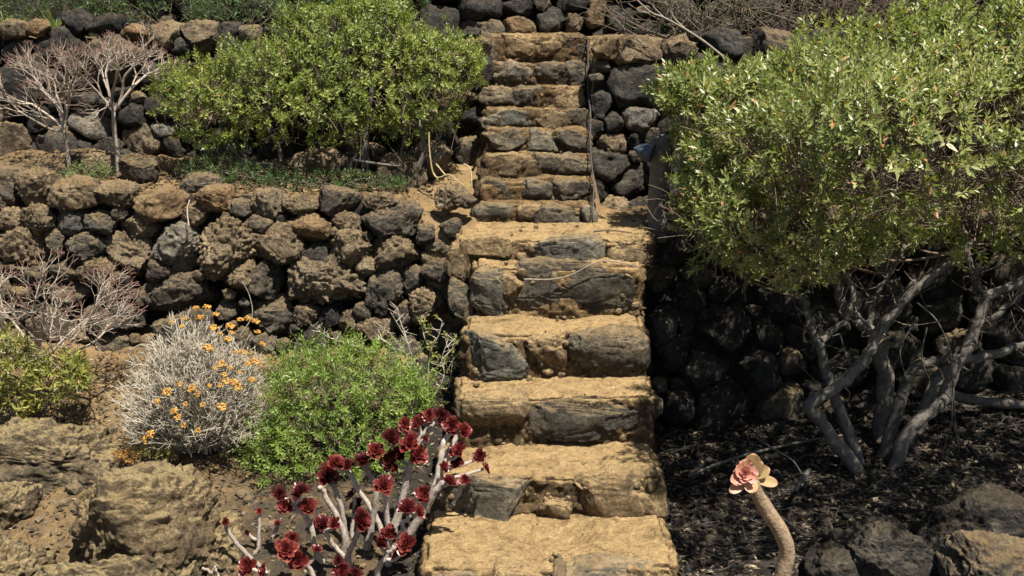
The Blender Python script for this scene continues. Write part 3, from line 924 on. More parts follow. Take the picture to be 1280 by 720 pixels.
tag(pebbles('gravel', 900, (0.8, 4.2), (4.6, 6.8), 9, 'k', 0.008, 0.05), 'dark gravel among dead leaves below the big bush', 'gravel')

# ------------------------------------------------------------------ foliage tools
LEAF_V = np.array([(0, 0, 0), (-0.5, 0.42, 0.16), (0.5, 0.42, 0.16), (0, 0.5, 0), (0, 1.0, -0.08)])
LEAF_F = np.array([(0, 2, 3), (0, 3, 1), (3, 2, 4), (3, 4, 1)])

def leaf_cloud(O, D, Nn, L, W, rnd):
    D = norm(D)
    S = norm(np.cross(D, Nn))
    U = np.cross(S, D)
    V = (O[:, None, :] + LEAF_V[None, :, 0:1] * W[:, None, None] * S[:, None, :]
         + LEAF_V[None, :, 1:2] * L[:, None, None] * D[:, None, :] + LEAF_V[None, :, 2:3] * W[:, None, None] * U[:, None, :])
    n = len(O)
    F = (LEAF_F[None] + (np.arange(n) * 5)[:, None, None]).reshape(-1, 3)
    return V.reshape(-1, 3), F, np.repeat(rnd, 5)

def shoots(T, A, nleaf, length, ratio, stem, r, spread=(0.5, 1.25), tone=None):
    """leaves spiralling round shoot tips T with axes A"""
    n = len(T)
    A = norm(A)
    ref = norm(np.where(np.abs(A[:, 2:3]) < 0.9, [[0, 0, 1.0]], [[1.0, 0, 0]]))
    u = norm(np.cross(A, ref)); w = np.cross(A, u)
    k = np.arange(nleaf)
    ang = k[None] * 2.39996 + r.uniform(0, 6.28, (n, 1)) + r.normal(0, 0.25, (n, nleaf))
    tt = k[None] / max(nleaf - 1, 1)                       # 0 tip ... 1 lower on the shoot
    el = spread[0] + (spread[1] - spread[0]) * tt + r.normal(0, 0.16, (n, nleaf))
    rad = np.cos(ang)[..., None] * u[:, None] + np.sin(ang)[..., None] * w[:, None]
    D = np.cos(el)[..., None] * A[:, None] + np.sin(el)[..., None] * rad
    O = T[:, None] - A[:, None] * (tt * stem)[..., None] + rad * 0.002
    Nn = A[:, None] - D * np.sum(A[:, None] * D, -1, keepdims=True) + r.normal(0, 0.22, D.shape)
    L = length * r.uniform(0.65, 1.15, (n, nleaf)) * (0.6 + 0.5 * tt)
    tn = r.random(n) if tone is None else tone
    rnd = np.clip(0.62 * tn[:, None] + 0.38 * r.random((n, nleaf)), 0, 0.93)
    odd = r.random((n, nleaf)) < 0.022
    rnd = np.where(odd, r.uniform(0.95, 1.0, rnd.shape), rnd)
    return leaf_cloud(O.reshape(-1, 3), D.reshape(-1, 3), Nn.reshape(-1, 3), L.ravel(), L.ravel() * ratio, rnd.ravel())

def crown_tips(ells, density, r, inner=0.86, lump=0.16, lump_s=2.6, under=0.25, seed=1, thick=0.18):
    """shoot tips near the surface of a union of ellipsoids [(centre, radii)]"""
    P, Nn = [], []
    for ci, (c, ra) in enumerate(ells):
        c = np.asarray(c, float); ra = np.asarray(ra, float)
        pw = 1.6
        area = 4 * math.pi * (((ra[0] * ra[1]) ** pw + (ra[0] * ra[2]) ** pw + (ra[1] * ra[2]) ** pw) / 3) ** (1 / pw)
        n = int(area * density)
        d = norm(r.normal(size=(n, 3)))
        nn = norm(d / ra)
        s = 1 + lump * fbm(d * lump_s + ci * 7, 3, seed) - thick * r.random(n) ** 2.2
        p = c + d * ra * s[:, None]
        keep = np.ones(n, bool)
        for cj, (c2, r2) in enumerate(ells):
            if cj != ci:
                keep &= np.linalg.norm((p - c2) / r2, axis=1) > inner
        keep &= (nn[:, 2] > -0.25) | (r.random(n) < under)
        P.append(p[keep]); Nn.append(nn[keep])
    return np.concatenate(P), np.concatenate(Nn)

def twig_spray(tb, T, A, r, length, rad, frac, sag=0.25, sides=3):
    for i in np.nonzero(r.random(len(T)) < frac)[0]:
        l = length * r.uniform(0.6, 1.4)
        a = norm(A[i] + r.normal(0, 0.35, 3))
        b = T[i] - a * l + np.array([0, 0, -sag * l])
        m = (T[i] + b) / 2 + r.normal(0, 0.07 * l, 3)
        tb.add(spline([b, m, T[i]], 3), np.linspace(rad * 1.6, rad * 0.6, 7), sides)

def px_line(pts, ys):
    """polyline traced in the photo with its own distance at each point"""
    ys = np.interp(np.linspace(0, 1, len(pts)), np.linspace(0, 1, len(np.atleast_1d(ys))), np.atleast_1d(ys)) if np.ndim(ys) else np.full(len(pts), ys)
    return np.array([at(p[0], p[1], y) for p, y in zip(pts, ys)])

# ------------------------------------------------------------------ large bush on the right
r = np.random.default_rng(21)
bush_base = np.array([2.05, 6.15, gz(2.05, 6.15)])
big = thing('large_bush', bush_base, 'large spreading evergreen bush with thick twisted grey trunks over the shaded wall', 'bush')
def c3(pts):
    return [(800 + x / 2.4, 280 + y / 2.4) for x, y in pts]
TRUNKS = [
    (c3([(672, 690), (600, 560), (565, 470), (540, 370), (510, 300), (495, 230)]), (6.05, 6.15, 6.25), 0.052, 0.030),
    (c3([(545, 350), (620, 280), (640, 200), (600, 120)]), (6.17, 6.3), 0.032, 0.02),
    (c3([(668, 685), (545, 595), (510, 545), (600, 480), (680, 400), (715, 330), (790, 235), (880, 150), (980, 80)]), (6.0, 5.95, 6.0, 6.1, 6.2), 0.062, 0.034),
    (c3([(722, 650), (738, 480), (712, 390), (715, 340), (660, 300), (610, 250), (590, 170), (560, 60)]), (6.35, 6.35, 6.4), 0.082, 0.034),
    (c3([(715, 350), (760, 260), (800, 205), (900, 130), (1000, 60)]), (6.38, 6.3), 0.055, 0.026),
    (c3([(690, 310), (700, 230), (740, 165), (800, 60)]), (6.38, 6.5), 0.032, 0.018),
    (c3([(725, 655), (790, 500), (830, 430), (930, 400), (1000, 340), (1040, 225), (1015, 185), (985, 110), (960, 20)]), (6.15, 6.1, 6.1, 6.2), 0.055, 0.028),
    (c3([(765, 690), (810, 615), (900, 540), (950, 420), (1000, 340), (1042, 225), (1150, 170), (1280, 110)]), (6.0, 6.0, 6.05, 6.1), 0.062, 0.034),
    (c3([(800, 640), (900, 450), (1060, 390), (1180, 350), (1300, 250)]), (6.25, 6.3, 6.3), 0.05, 0.03),
    (c3([(830, 655), (890, 490), (1000, 330), (1100, 250), (1200, 120)]), (6.4, 6.5, 6.5), 0.04, 0.025),
]
for pts, ys, r0, r1 in TRUNKS:
    P = px_line(pts, ys)
    if pts[0][1] > 545:
        P[0][2] = gz(P[0][0], P[0][1]) - 0.05
    S = spline(P, 6)
    S[1:-1] += r.normal(0, 0.006, S[1:-1].shape)
    tb = Tubes().add(S, np.linspace(r0, r1, len(S)) * 0.72, 10, wob=0.15)
    obj('trunk', tb.mesh('trunk', M['bark'], bush_base), big)
ELL = [(at(1150, 170, 5.95), (1.05, 1.15, 0.66)), (at(950, 180, 6.70), (0.56, 0.70, 0.50)), (at(1320, 150, 5.9), (1.15, 1.25, 0.70)),
       (at(925, 262, 6.45), (0.46, 0.50, 0.40)), (at(1075, 200, 5.6), (0.50, 0.52, 0.40)), (at(1540, 150, 5.9), (1.2, 1.25, 0.75)), (at(1210, 205, 5.20), (0.72, 0.55, 0.38)), (at(985, 295, 6.05), (0.38, 0.42, 0.32)), (at(872, 122, 6.9), (0.30, 0.4, 0.22)), (at(1120, 175, 4.85), (0.66, 0.62, 0.36)), (at(1330, 165, 4.8), (0.7, 0.65, 0.40)), (at(950, 278, 5.75), (0.36, 0.36, 0.30)), (at(1015, 296, 5.62), (0.36, 0.36, 0.27)), (at(918, 228, 6.35), (0.26, 0.34, 0.30))]
T, A = crown_tips(ELL, 235, r, under=0.22, seed=4, lump=0.24, lump_s=3.2, thick=0.30)
A = norm(A + np.array([0, -0.1, 0.55]) + r.normal(0, 0.3, A.shape))
tone = np.clip(0.45 + 0.45 * fbm(T * 2.2, 3, 5) + r.normal(0, 0.18, len(T)), 0, 1)
out = (r.random(len(T)) < 0.22)
T = T + A * (out * r.uniform(0.03, 0.13, len(T)))[:, None]
V, F, at_r = shoots(T, A, 14, 0.068 * np.clip(T[:, 1:2] / 6.1, 0.78, 1.06), 0.36, 0.10, r, tone=tone)
obj_crown = stuff(obj('foliage', mesh_np('foliage', V - bush_base, F, M['big_leaf'], {'rnd': at_r}), big))
tb = Tubes()
twig_spray(tb, T, A, r, 0.22, 0.0026, 0.6)
# bare twigs fanning up from the trunk ends into the crown
for p_, y_, a_, b_ in TRUNKS:
    S = spline(px_line(p_, y_), 6)
    for k in range(16):
        i = r.integers(len(S) // 3, len(S) - 1)
        d = norm(r.normal(size=3) + np.array([0, -0.2, 0.5]))
        l = r.uniform(0.06, 0.30)
        e = S[i] + d * l
        tb.add(spline([S[i], (S[i] + e) / 2 + r.normal(0, 0.03, 3), e], 3), np.linspace(0.006, 0.002, 7), 4)
ends = [px_line(p, y)[-1] for p, y, a, b in TRUNKS]
for e in ends:
    for k in range(26):
        t = T[r.integers(len(T))]
        if np.linalg.norm(t - e) > 1.25 or t[2] < e[2] - 0.25:
            continue
        m = (e + t) / 2 + np.array([0, 0, -0.08]) + r.normal(0, 0.06, 3)
        tb.add(spline([e, m, t], 6), np.linspace(0.011, 0.003, 13), 5)
# brown dead twigs hanging under the crown
for k in range(1700):
    c, ra = ELL[[0, 2, 4, 6, 3, 0, 2][r.integers(7)]]
    d = norm(r.normal(size=3)); d[2] = -abs(d[2]) * 0.8
    p = c + d * ra * r.uniform(0.75, 1.0)
    q = p + norm(np.array([r.normal(), r.normal(), r.normal(0.5, 0.6)])) * r.uniform(0.12, 0.35)
    tb.add(spline([q, (p + q) / 2 + r.normal(0, 0.03, 3), p], 3), np.linspace(0.0042, 0.0016, 7), 3)
stuff(obj('twigs', tb.mesh('twigs', M['twig'], bush_base), big))
tb = Tubes()
for pts, ys in ((c3([(830, 235), (890, 290), (930, 380), (935, 450), (940, 560), (905, 700)]), 5.95), (c3([(940, 480), (938, 600), (990, 690)]), 5.9), (c3([(940, 470), (945, 600), (960, 690)]), 5.92),
                (c3([(820, 300), (780, 380), (800, 470)]), 5.9), (c3([(860, 310), (845, 400), (870, 470)]), 6.0), (c3([(470, 250), (560, 330), (600, 330)]), 5.95), (c3([(600, 330), (620, 400), (640, 430)]), 6.0)):
    S = spline(px_line(pts, ys), 5)
    tb.add(S, np.linspace(0.006, 0.003, len(S)), 4)
obj('hanging_twig', tb.mesh('hanging_twig', M['bark'], bush_base), big)

# fallen log and sticks beneath it
def stick(name, label, pts, ys, r0, r1, mat='bark', cat='branch', sides=6, group=None, wob=0.05, drop=False):
    P = px_line(pts, ys)
    S = spline(P, 6)
    if drop:
        S[:, 2] = np.maximum(gz_arr(S[:, 0], S[:, 1]) + r0, S[:, 2] - 10)
    tb = Tubes().add(S, np.linspace(r0, r1, len(S)), sides, wob=wob)
    o0 = S[0].copy()
    o = obj(name, tb.mesh(name, M[mat], o0), None, o0)
    return tag(o, label, cat, group)
stick('fallen_log', 'pale fallen log lying behind the trunks of the large bush', c3([(870, 490), (960, 520), (1060, 535), (1200, 548), (1330, 560)]), 6.5, 0.034, 0.034, wob=0.12)
stick('fallen_branch', 'thin grey fallen branch leaning by the shaded wall above the pink succulent', [(942, 545), (965, 560), (990, 575), (1002, 592)], (6.0, 5.75), 0.007, 0.004)
stick('fallen_branch', 'short thick dead stick lying on dark leaf mould', [(1012, 588), (1003, 598), (995, 612)], (5.75, 5.6), 0.018, 0.014)
stick('fallen_branch', 'long dark dead branch lying low against the shaded wall foot', [(860, 595), (920, 572), (985, 556), (1040, 545)], (6.1, 6.3), 0.012, 0.008)

# ------------------------------------------------------------------ bush on the middle terrace
r = np.random.default_rng(31)
mb = np.array([-1.25, 7.75, gz(-1.25, 7.75)])
mid = thing('terrace_bush', mb, 'wide rounded green bush growing on the middle terrace beside the narrow steps', 'bush')
EM = [(at(455, 95, 7.75), (0.60, 0.48, 0.40)), (at(330, 115, 7.70), (0.52, 0.48, 0.36)), (at(540, 95, 7.70), (0.36, 0.38, 0.34)), (at(265, 130, 7.6), (0.36, 0.36, 0.26)), (at(450, 45, 7.85), (0.42, 0.36, 0.26)), (at(400, 140, 7.45), (0.48, 0.30, 0.24)), (at(520, 140, 7.6), (0.32, 0.28, 0.22)), (at(265, 165, 7.6), (0.26, 0.22, 0.14)), (at(395, 40, 7.8), (0.26, 0.24, 0.18)), (at(510, 60, 7.75), (0.26, 0.24, 0.17)), (at(345, 85, 7.6), (0.24, 0.24, 0.17)), (at(230, 110, 7.65), (0.22, 0.2, 0.15)), (at(565, 80, 7.7), (0.22, 0.22, 0.18)), (at(470, 15, 7.85), (0.22, 0.2, 0.14))]
T, A = crown_tips(EM, 480, r, under=0.2, seed=9, lump=0.45, lump_s=4.4, thick=0.35)
A = norm(A + np.array([0, 0, 0.6]) + r.normal(0, 0.35, A.shape))
tone = np.clip(0.45 + 0.5 * fbm(T * 3.2, 3, 6) + r.normal(0, 0.2, len(T)), 0, 1)
out = (r.random(len(T)) < 0.22)
T = T + A * (out * r.uniform(0.03, 0.11, len(T)))[:, None]
V, F, at_r = shoots(T, A, 12, 0.043, 0.38, 0.06, r, tone=tone)
stuff(obj('foliage', mesh_np('foliage', V - mb, F, M['mid_leaf'], {'rnd': at_r}), mid))
for pts, ys, r0, r1 in (([(456, 198), (458, 165), (462, 130), (470, 80)], 7.75, 0.030, 0.014), ([(520, 215), (530, 190), (525, 160), (510, 110)], 7.55, 0.024, 0.012), ([(300, 195), (320, 205), (300, 190), (280, 165), (270, 140)], 7.6, 0.018, 0.010),
                        ([(345, 215), (350, 190), (335, 160), (330, 120)], 7.7, 0.02, 0.012), ([(500, 205), (505, 175), (520, 150)], 7.6, 0.012, 0.008), ([(285, 180), (310, 205), (350, 210)], 7.5, 0.01, 0.008), ([(440, 200), (475, 205), (500, 208)], 7.45, 0.012, 0.009), ([(320, 205), (345, 205), (352, 200)], 7.4, 0.010, 0.007)):
    S = spline(px_line(pts, ys), 5)
    if r0 > 0.015:
        S[0][2] = gz(S[0][0], S[0][1]) - 0.03
    obj('trunk', Tubes().add(S, np.linspace(r0, r1, len(S)), 7, wob=0.08).mesh('trunk', M['bark'], mb), mid)
tb = Tubes()
twig_spray(tb, T, A, r, 0.16, 0.002, 0.5)
for k in range(160):
    c, ra = EM[r.integers(len(EM))]
    d = norm(r.normal(size=3)); d[2] = -abs(d[2])
    p = c + d * ra * r.uniform(0.7, 1.0)
    q = np.array([p[0] * 0.85 + mb[0] * 0.15, p[1], p[2] + r.uniform(0.05, 0.25)])
    tb.add(spline([q, (p + q) / 2 + r.normal(0, 0.03, 3), p], 3), np.linspace(0.005, 0.002, 7), 3)
stuff(obj('twigs', tb.mesh('twigs', M['twig'], mb), mid))

def small_plant(name, label, cat, ells, dens, mat, nleaf, length, ratio, stem, seed, up=0.6, twig='twig', tw=0.4, group=None, spread=(0.5, 1.25), under=0.3, tl=0.1):
    r = np.random.default_rng(seed)
    c0 = np.asarray(ells[0][0], float)
    b = np.array([c0[0], c0[1], gz(c0[0], c0[1])])
    t = thing(name, b, label, cat, group)
    T, A = crown_tips(ells, dens, r, under=under, seed=seed, lump=0.25, lump_s=3)
    A = norm(A + np.array([0, 0, up]) + r.normal(0, 0.4, A.shape))
    tone = np.clip(0.5 + 0.5 * fbm(T * 4, 2, seed) + r.normal(0, 0.2, len(T)), 0, 1)
    V, F, a = shoots(T, A, nleaf, length, ratio, stem, r, tone=tone, spread=spread)
    stuff(obj('foliage', mesh_np('foliage', V - b, F, M[mat], {'rnd': a}), t))
    tb = Tubes()
    twig_spray(tb, T, A, r, tl, 0.0018, tw)
    for k in range(10):
        q = T[r.integers(len(T))]
        S = spline([b + r.normal(0, 0.03, 3) * np.array([1, 1, 0]), (b + q) / 2 + r.normal(0, 0.03, 3), q], 4)
        tb.add(S, np.linspace(0.006, 0.002, len(S)), 4)
    stuff(obj('stems', tb.mesh('stems', M[twig], b), t))
    return t
small_plant('creeping_plant', 'low mat of dark green leaves under the terrace bush', 'plant', [(at(420, 228, 7.35), (0.55, 0.2, 0.10)), (at(310, 225, 7.35), (0.35, 0.2, 0.13)), (at(270, 210, 7.5), (0.3, 0.2, 0.12))], 700, 'dark_leaf', 9, 0.026, 0.4, 0.04, 51)
small_plant('creeping_plant', 'small pale green plant at the foot of the bare trees', 'plant', [(at(112, 216, 7.45), (0.19, 0.12, 0.09)), (at(85, 222, 7.4), (0.12, 0.1, 0.06))], 700, 'strap_leaf', 9, 0.03, 0.4, 0.04, 52)

# ------------------------------------------------------------------ bare forked trees and shrubs
def fork(tb, tips, p, d, length, rad, depth, r, flat, tipcol, spread=0.5, lift=0.25, decay=0.78, rdecay=0.74, three=0.25):
    """dichotomous branching; returns nothing, fills tb (pale) and tips (reddish)"""
    e = p + d * length
    m = (p + e) / 2 + r.normal(0, 0.035 * length, 3)
    S = spline([p, m, e], 3)
    tgt = tips if depth <= 0 else tb
    tgt.add(S, np.linspace(rad, rad * 0.85, len(S)), 5 if rad > 0.004 else 4)
    if depth <= 0:
        return
    n = 3 if r.random() < three else 2
    ref = norm(r.normal(size=3))
    u = norm(np.cross(d, ref)); w = np.cross(d, u)
    a0 = r.uniform(0, 6.28)
    for k in range(n):
        a = a0 + k * 2 * math.pi / n + r.normal(0, 0.3)
        s = spread * r.uniform(0.7, 1.3)
        nd = norm(d * math.cos(s) + (u * math.cos(a) + w * math.sin(a)) * math.sin(s))
        nd = norm(nd * np.array([1, 1, flat]) + np.array([0, 0, lift]))
        fork(tb, tips, e, nd, length * decay * r.uniform(0.8, 1.15), rad * rdecay, depth - 1, r, flat, tipcol, spread, lift, decay, rdecay, three)

def bare_tree(label, base_px, y, trunk, limbs, depth, seed, r0, name='bare_tree', cat='tree', length=0.12, mat='pale_twig', group=None, **kw):
    r = np.random.default_rng(seed)
    b = at(base_px[0], base_px[1], y)
    b[2] = gz(b[0], b[1]) - 0.02
    t = thing(name, b, label, cat, group)
    P = [b] + [at(px, py, y) for px, py in trunk]
    S = spline(P, 5)
    obj('trunk', Tubes().add(S, np.linspace(r0, r0 * 0.75, len(S)), 8, wob=0.06).mesh('trunk', M[mat], b), t)
    tips = Tubes()
    for (pts, yy) in limbs:
        tb = Tubes()
        Q = [P[-1]] + [at(px, py, y + dy) for (px, py), dy in zip(pts, np.linspace(0, yy, len(pts)))]
        S = spline(Q, 5)
        tb.add(S, np.linspace(r0 * 0.62, r0 * 0.42, len(S)), 6)
        n0 = len(S)
        d = norm(S[-1] - S[-3])
        for k in range(2):
            dd = norm(d + r.normal(0, 0.45, 3) + np.array([0, 0, 0.1]))
            fork(tb, tips, S[-1], dd, length, r0 * 0.36, depth, r, 0.85, None, **kw)
        dd = norm(d + r.normal(0, 0.5, 3))
        fork(tb, tips, S[n0 // 2], dd, length * 1.1, r0 * 0.34, depth, r, 0.85, None, **kw)
        obj('branch', tb.mesh('branch', M[mat], b), t)
    stuff(obj('twig_tips', tips.mesh('twig_tips', M['red_twig'], b), t))
    return t
bare_tree('small leafless tree with single slender pale trunk and flat forked crown', (148, 218), 7.55, [(146, 190), (143, 165), (142, 140)],
          [([(128, 122), (110, 103)], -0.1), ([(136, 115), (132, 92)], 0.1), ([(152, 120), (155, 98), (165, 85)], -0.05), ([(165, 110), (185, 92)], 0.1), ([(140, 120), (145, 100)], -0.2)], 5, 61, 0.020, length=0.088, spread=0.48, lift=0.16, decay=0.82)
bare_tree('leaning leafless tree with several thin stems and reddish-tipped crown beside dark wall', (86, 208), 7.5, [(84, 185), (80, 165)],
          [([(78, 140), (70, 118)], 0.05), ([(84, 140), (86, 112)], -0.1), ([(68, 150), (40, 130)], 0.0), ([(60, 160), (25, 140)], -0.1), ([(72, 135), (50, 110)], 0.1), ([(82, 130), (75, 105)], -0.2)], 5, 63, 0.017, length=0.097, spread=0.42, lift=0.12, decay=0.82)
bare_tree('leafless forked shrub with reddish tips against the lower wall, above the yellowish plant', (45, 520), 6.1, [(45, 490), (48, 470)],
          [([(35, 430), (15, 400)], 0.05), ([(50, 430), (55, 395)], -0.1), ([(65, 440), (95, 410)], 0.0), ([(70, 450), (115, 430)], -0.1), ([(20, 440), (-20, 405)], 0.1), ([(45, 425), (40, 390)], -0.25), ([(75, 445), (110, 400)], 0.1), ([(25, 450), (-30, 430)], -0.1)], 5, 65, 0.020, name='bare_shrub', cat='shrub', length=0.10, spread=0.45, lift=0.10, decay=0.84)
small_plant('leafy_plant', 'yellow-green leafy plant growing on the rock below the bare reddish twigs', 'plant',
            [(at(70, 470, 5.85), (0.20, 0.16, 0.17)), (at(10, 450, 5.8), (0.18, 0.18, 0.18)), (at(95, 470, 5.8), (0.10, 0.1, 0.10)), (at(20, 500, 5.8), (0.16, 0.14, 0.12))], 330, 'yellow_leaf', 9, 0.062, 0.30, 0.07, 53, under=0.4, tw=0.8)

# ------------------------------------------------------------------ silver shrub with orange flower heads
r = np.random.default_rng(71)
hb = at(250, 585, 5.75); hb[2] = gz(hb[0], hb[1])
hel = thing('flowering_shrub', hb, 'dry silvery shrub covered with clusters of small orange flowers', 'shrub')
hc = at(252, 492, 5.70)
hr = np.array([0.44, 0.34, 0.43])
tb = Tubes(); tb2 = Tubes()
LO, LD = [], []
heads = []
for k in range(820):
    d = norm(r.normal(size=3) + np.array([-0.15, -0.25, 0.25]))
    if d[2] < -0.55:
        continue
    e = hc + d * hr * r.uniform(0.72, 1.06) * (1 + 0.12 * math.sin(5 * d[0] + 3 * d[2]))
    if e[2] < hb[2] + 0.02:
        continue
    q = hb + np.array([r.normal(0, 0.07), r.normal(0, 0.05), 0.02])
    m = q * 0.45 + e * 0.55 + np.array([0, 0, 0.06]) + d * 0.06 + r.normal(0, 0.025, 3)
    S = spline([q, m, e], 4)
    tb.add(S, np.linspace(0.0042, 0.0020, len(S)), 4)
    ax = norm(e - m)
    for j in range(3):
        s = m + (e - m) * r.uniform(0.2, 0.9)
        ee = s + norm(ax + r.normal(0, 0.55, 3)) * r.uniform(0.04, 0.11)
        tb2.add(np.array([s, ee]), [0.0022, 0.0012], 3)
        LO.append(ee); LD.append(norm(ee - s))
    LO.append(e); LD.append(ax)
obj('stem', tb.mesh('stem', M['white_twig'], hb), hel)
stuff(obj('twigs', tb2.mesh('twigs', M['white_twig'], hb), hel))
LO = np.array(LO); LD = np.array(LD)
V, F, a = shoots(LO, LD, 5, 0.022, 0.16, 0.03, r, spread=(0.3, 1.0))
stuff(obj('leaves', mesh_np('leaves', V - hb, F, M['silver_leaf'], {'rnd': a}), hel))
# flower heads: dense little corymbs
hm = []
for k in range(3):
    n = 26
    dd = norm(r.normal(size=(n, 3)) * np.array([1, 1, 0.6]) + np.array([0, 0, 0.5]))
    v, f = ico(2)
    s = r.uniform(0.0055, 0.0085, n)
    C = dd * np.array([0.026, 0.026, 0.014]) * r.uniform(0.55, 1.0, (n, 1))
    V = (C[:, None] + v[None] * s[:, None, None] * np.array([1, 1, 0.8])).reshape(-1, 3)
    F = (f[None] + (np.arange(n) * len(v))[:, None, None]).reshape(-1, 3)
    hm.append(mesh_np('flower_head', V, F, M['flower_orange'], {'rnd': np.repeat(r.random(n), len(v))}))
HEADS = [(245, 385), (258, 384), (270, 393), (250, 397), (232, 399), (288, 408), (301, 400), (310, 398), (320, 402), (214, 403), (228, 408), (268, 410), (275, 417), (284, 424), (290, 416), (262, 437), (259, 434), (278, 455), (288, 460), (280, 468), (300, 465), (293, 478), (282, 476),
         (298, 484), (310, 455), (262, 482), (276, 482), (240, 486), (246, 492), (254, 506), (218, 514), (222, 521), (232, 505), (196, 502), (277, 508), (248, 538), (188, 543), (182, 550), (230, 532), (315, 475), (318, 452), (305, 440), (296, 440), (268, 460), (328, 430), (322, 415), (225, 480), (210, 490)]
for i, (px, py) in enumerate(HEADS):
    # stand the head on the outer shell of the shrub along this line
    best = None
    for yy in np.arange(5.2, 6.0, 0.02):
        p = at(px, py, yy)
        if np.linalg.norm((p - hc) / hr) < 1.06:
            best = p
            break
    if best is None:
        best = at(px, py, 5.7)
    n = norm((best - hc) / hr)
    q = Vector(norm(n + np.array([0, 0, 0.8]))).to_track_quat('Z', 'Y').to_euler()
    s = r.uniform(0.5, 1.1)
    obj('flower_head', hm[i % 3], hel, best - hb, q, (s, s, s))
small_plant('flowering_tuft', 'small yellow tuft at the foot of the silvery shrub, on the rock', 'plant', [(at(160, 570, 5.55), (0.10, 0.07, 0.05))], 1500, 'flower_orange', 8, 0.02, 0.3, 0.03, 54)
small_plant('flowering_tuft', 'small dull green tuft between the yellow tuft and the silvery shrub', 'plant', [(at(195, 568, 5.55), (0.13, 0.08, 0.07))], 900, 'yellow_leaf', 8, 0.024, 0.25, 0.03, 55)
# straw stalks rising from it
for i, (pts) in enumerate(([(300, 420), (315, 395), (312, 370), (303, 352)], [(215, 440), (180, 430), (160, 440)], [(205, 500), (170, 480), (150, 505)])):
    S = spline(px_line(pts, 5.6), 5)
    obj('stalk', Tubes().add(S, np.linspace(0.004, 0.002, len(S)), 4).mesh('stalk', M['white_twig'], hb), hel)

# ------------------------------------------------------------------ bright green shrub
r = np.random.default_rng(81)
gb = at(430, 610, 5.75); gb[2] = gz(gb[0], gb[1])
grn = thing('green_shrub', gb, 'dense bright green shrub between the silvery shrub and red succulent', 'shrub')
EG = [(at(430, 462, 5.82), (0.30, 0.24, 0.20)), (at(420, 505, 5.75), (0.42, 0.32, 0.34)), (at(365, 560, 5.65), (0.28, 0.26, 0.26)), (at(480, 485, 5.8), (0.30, 0.25, 0.22)), (at(390, 465, 5.85), (0.26, 0.22, 0.17)), (at(450, 570, 5.6), (0.32, 0.2, 0.24)), (at(520, 500, 5.9), (0.14, 0.16, 0.14))]
T, A = crown_tips(EG, 520, r, under=0.25, seed=14, lump=0.5, lump_s=4.8, thick=0.35)
A = norm(A + np.array([0, -0.05, 0.55]) + r.normal(0, 0.4, A.shape))
tone = np.clip(0.5 + 0.5 * fbm(T * 5, 3, 15) + r.normal(0, 0.2, len(T)), 0, 1)
out = (r.random(len(T)) < 0.3)
T = T + A * (out * r.uniform(0.02, 0.10, len(T)))[:, None]
V, F, a = shoots(T, A, 14, 0.038, 0.28, 0.095, r, tone=tone, spread=(0.55, 1.2))
a = np.minimum(a, 1.0)
stuff(obj('foliage', mesh_np('foliage', V - gb, F, M['fresh_leaf'], {'rnd': a}), grn))
tb = Tubes()
twig_spray(tb, T, A, r, 0.14, 0.0018, 0.4)
for k in range(24):
    q = T[r.integers(len(T))]
    S = spline([gb + r.normal(0, 0.05, 3) * np.array([1, 1, 0]), (gb + q) / 2 + r.normal(0, 0.04, 3), q], 5)
    tb.add(S, np.linspace(0.009, 0.003, len(S)), 5)
stuff(obj('stems', tb.mesh('stems', M['twig'], gb), grn))

# half bare shrub between green shrub and steps
r = np.random.default_rng(83)
pb = at(530, 520, 6.15); pb[2] = gz(pb[0], pb[1])
pt = thing('sparse_shrub', pb, 'sparse shrub of grey bare twigs with few yellowish leaves beside the steps', 'shrub')
T, A = [], []
tb = Tubes()
for pts in ([(525, 500), (520, 465), (510, 430), (500, 410), (488, 390)], [(510, 430), (500, 400), (497, 385)], [(535, 510), (535, 470), (538, 440), (548, 420), (553, 402)], [(538, 440), (530, 420), (526, 400)], [(540, 500), (555, 470), (552, 450), (560, 425)],
            [(552, 450), (570, 430), (562, 425)], [(515, 470), (505, 440), (508, 420)], [(500, 470), (495, 440), (480, 425), (470, 425)], [(520, 480), (545, 460), (560, 450)], [(470, 440), (420, 425), (408, 420), (388, 405)], [(505, 440), (490, 420), (478, 410)], [(545, 480), (560, 485), (566, 450)]):
    S = spline(px_line(pts, 6.15 + r.uniform(-0.12, 0.1)), 5)
    tb.add(S, np.linspace(0.005, 0.002, len(S)), 4)
    for k in range(10):
        i = r.integers(len(S) // 3, len(S))
        d = norm(r.normal(size=3) + np.array([0, -0.1, 0.6]))
        e = S[i] + d * r.uniform(0.03, 0.10)
        tb.add(np.array([S[i], e]), [0.0026, 0.0014], 3)
        if S[i][0] > -0.62 and r.random() < 0.75:
            T.append(e); A.append(d)
stuff(obj('twigs', tb.mesh('twigs', M['white_twig'], pb), pt))
V, F, a = shoots(np.array(T), np.array(A), 7, 0.032, 0.42, 0.03, r)
stuff(obj('foliage', mesh_np('foliage', V - pb, F, M['yellow_leaf'], {'rnd': a * 0.8}), pt))

